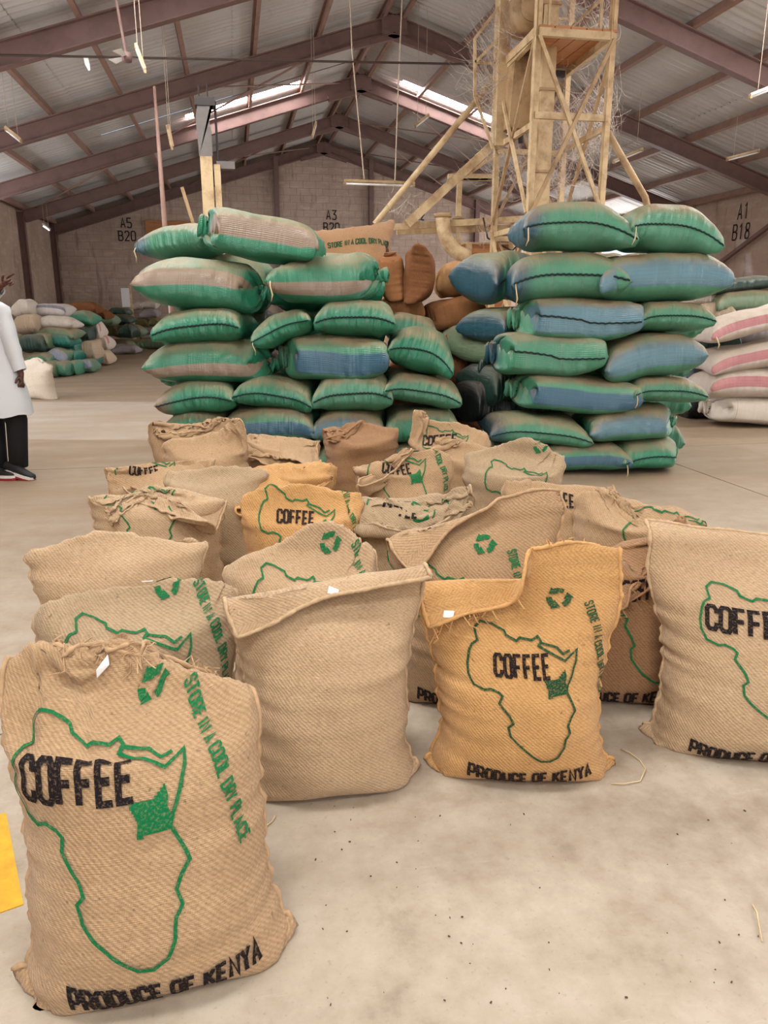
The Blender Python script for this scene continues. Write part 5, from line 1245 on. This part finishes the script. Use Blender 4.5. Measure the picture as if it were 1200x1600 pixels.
def hand(w_, d, side, curl, point, name):
    """palm with five fingers; d: hand direction, side: thumb side direction"""
    w_, d, s = Vector(w_), Vector(d).normalized(), Vector(side); s = (s-d*s.dot(d)).normalized(); n = d.cross(s); palm = w_+d*.05
    ch = [[(w_-d*.03, .026), (w_, .024), (palm, (.030, .018)), (w_+d*.085, (.034, .016))]]
    kn = w_+d*.085
    for f, (off, ln) in enumerate(((.030, .075), (.010, .085), (-.010, .080), (-.028, .062))):
        cu = .1 if (point and f == 0) else curl; p = kn+s*off; c1 = [(kn, (.034, .016)), (p, .0095)]; a = 0
        for q in range(3):
            a += cu*(.7 if q == 0 else 1); p = p+(d*math.cos(a)+n*math.sin(a))*ln*(.42, .32, .26)[q]; c1.append((p, (.009, .0085, .0075)[q]))
        ch.append(c1)
    t0 = w_+d*.025+s*.026; t1 = t0+(d*.6+s*.7).normalized()*.035; t2 = t1+(d*.9+s*.15+n*.35*curl).normalized()*.03; ch.append([(palm, (.030, .018)), (t0, .013), (t1, .0105), (t2, .009)])
    return skinned(name, [[(tuple(p), r) for p, r in c] for c in ch], M['skin'], pe, 1)
hand(wrR, (.05, -.05, -1), (-.4, -1, 0), .55, False, 'hand')
hand(wrL, (.75, -.2, .35), (-.3, -.3, 1), 1.15, True, 'hand')
# face, ears, hair (the head is outside of the picture)
def blob(name, c, r, mat, n=10):
    A = MB(); rings = []
    for i in range(1, n):
        t = math.pi*i/n; rings.append([(c[0]+r[0]*math.sin(t)*math.cos(2*math.pi*k/12), c[1]+r[1]*math.sin(t)*math.sin(2*math.pi*k/12), c[2]+r[2]*math.cos(t)) for k in range(12)])
    return A.loft(rings).build(name, mat, pe, True)
blob('hair', (head[0], .02, 1.66), (.088, .098, .09), M['hair']); blob('nose', (head[0]+.02, -.105, 1.60), (.014, .022, .022), M['skin'])
for s in (-1, 1): blob('ear', (head[0]+s*.082, .01, 1.60), (.012, .02, .03), M['skin']); blob('eye', (head[0]+.02+s*.032, -.083, 1.625), (.012, .008, .007), M['paper'])
blob('mouth', (head[0]+.02, -.088, 1.55), (.024, .008, .007), M['red'])
# coat: body shell flaring to the hem, two sleeves, collar
A = MB(); rings = []
for z, cx, rx, ry in ((.56, -.045, .285, .20), (.64, -.05, .275, .195), (.78, -.07, .25, .18), (.92, -.10, .225, .165), (1.08, -.14, .205, .15), (1.25, -.18, .205, .14), (1.38, -.20, .20, .13), (1.44, -.205, .14, .10), (1.48, -.21, .075, .075)):
    rings.append([(cx+rx*math.cos(2*math.pi*k/28)*(1+.03*math.sin(3*k+z*6)*(1.3-z)), ry*math.sin(2*math.pi*k/28)*(1+.04*math.cos(4*k+z*3)*(1.3-z)), z+.012*math.sin(k*1.3)*(z < .6)) for k in range(28)])
A.loft(rings, False).build('coat_body', M['coat'], pe, True)
def sleeve(pts, rs):
    P = []; Rr = []
    for k in range(len(pts)-1):
        for q in range(4):
            t = q/4; P.append(Vector(pts[k]).lerp(Vector(pts[k+1]), t)); Rr.append(rs[k]+(rs[k+1]-rs[k])*t+.004*math.sin(q*2.1+k*3))
    P.append(Vector(pts[-1])); Rr.append(rs[-1]); return MB().tube(P, Rr, 14, False).build('coat_sleeve', M['coat'], pe, True)
sleeve([(-.08, .0, 1.41), shR, elR, (.155, -.038, .925)], [.07, .08, .066, .052]); sleeve([(-.30, .03, 1.40), shL, elL, (.075, -.222, 1.575)], [.07, .085, .072, .055])
MB().tube([(-.21+.085*math.cos(a), .085*math.sin(a), 1.475+.012*math.sin(a)) for a in np.linspace(0, 2*math.pi, 17)], .018, 8).build('coat_collar', M['coat'], pe, True)
# trousers
def leg(a, b, c):
    A = MB(); P = [Vector(a), Vector(a).lerp(Vector(b), .5), Vector(b), Vector(b).lerp(Vector(c), .5), Vector(c)]; A.tube(P, [.115, .105, .088, .082, .078], 14).build('trouser_leg', M['trousers'], pe, True)
leg((-.02, 0, .88), (.105, 0, .50), (.105, .03, .10)); leg((-.20, 0, .88), (-.115, .05, .50), (-.075, .04, .07))
def shoe(c, yaw, pitch, red):
    o = empty('shoe', c); o.parent = pe; o.rotation_euler = (0, R_(pitch), R_(yaw)); tag(o, 'black sneaker with white and red sole')
    S = [(-.11, .032, .075), (-.09, .04, .085), (-.03, .04, .10), (.04, .044, .075), (.11, .046, .052), (.165, .036, .04), (.185, .015, .03)]
    A = MB(); A.loft([[(x, w_*math.cos(2*math.pi*k/12), .028+(h*.5)+(h*.5)*math.sin(2*math.pi*k/12)) for k in range(12)] for x, w_, h in S]).build('upper', M['shoe'], o, True)
    A = MB(); A.loft([[(x-.004, (w_+.008)*sy, z) for sy, z in ((-1, .022), (1, .022), (1, .045), (-1, .045))] for x, w_, h in S]).build('midsole', M['sole'], o)
    A = MB(); A.loft([[(x-.002, (w_+.006)*sy, z) for sy, z in ((-1, 0), (1, 0), (1, .024), (-1, .024))] for x, w_, h in S]).build('outsole', M['red'], o)
shoe((.10, -.02, .025), -12, 14, True); shoe((-.05, -.03, .0), -8, 0, False)
for o in list(pe.children):       # the whole figure stands upright over its feet
    if o.type == 'MESH' and o.name.split('.')[0] not in ('trouser_leg',):
        for v in o.data.vertices: v.co.x += .115*v.co.z
    elif o.type == 'MESH':
        for v in o.data.vertices: v.co.x += .115*v.co.z
    else: o.location.x += .115*o.location.z
# ================================================================== small things on the floor
for i, (lab, pts) in enumerate((('pale curled thread on the floor beside the golden bag', ((955, 1226), (975, 1228), (1000, 1222), (1008, 1205), (1000, 1190), (985, 1180), (970, 1172))), ('straw thread on the floor at the right edge', ((1175, 1415), (1182, 1430), (1186, 1450), (1190, 1475))), ('short pale thread lying on the floor by the nearest bag', ((395, 1302), (410, 1298), (425, 1285), (430, 1278))))):
    o = MB().tube([tuple(ground(*p)+np.array([0, 0, .004+.004*(k % 2)])) for k, p in enumerate(pts)], .0022, 5).build('loose_thread', M['twine'], None, True); tag(o, lab, 'thread', 'loose threads on the floor')
rr = random.Random(4); M['bean'] = plain('dark_bean_chaff', (86, 62, 44), .8)
A = MB()
for _ in range(55):
    px, py = rr.uniform(480, 1195), rr.uniform(1240, 1595); p = ground(px, py, .003); s = rr.uniform(.0012, .003); A.box(tuple(p), (s*rr.uniform(1, 2.4), s, s*.8), rr.uniform(0, 3))
o = A.build('bean_chaff', M['bean']); tag(o, 'dark specks of bean chaff scattered on the concrete floor', 'chaff', None, 'stuff')
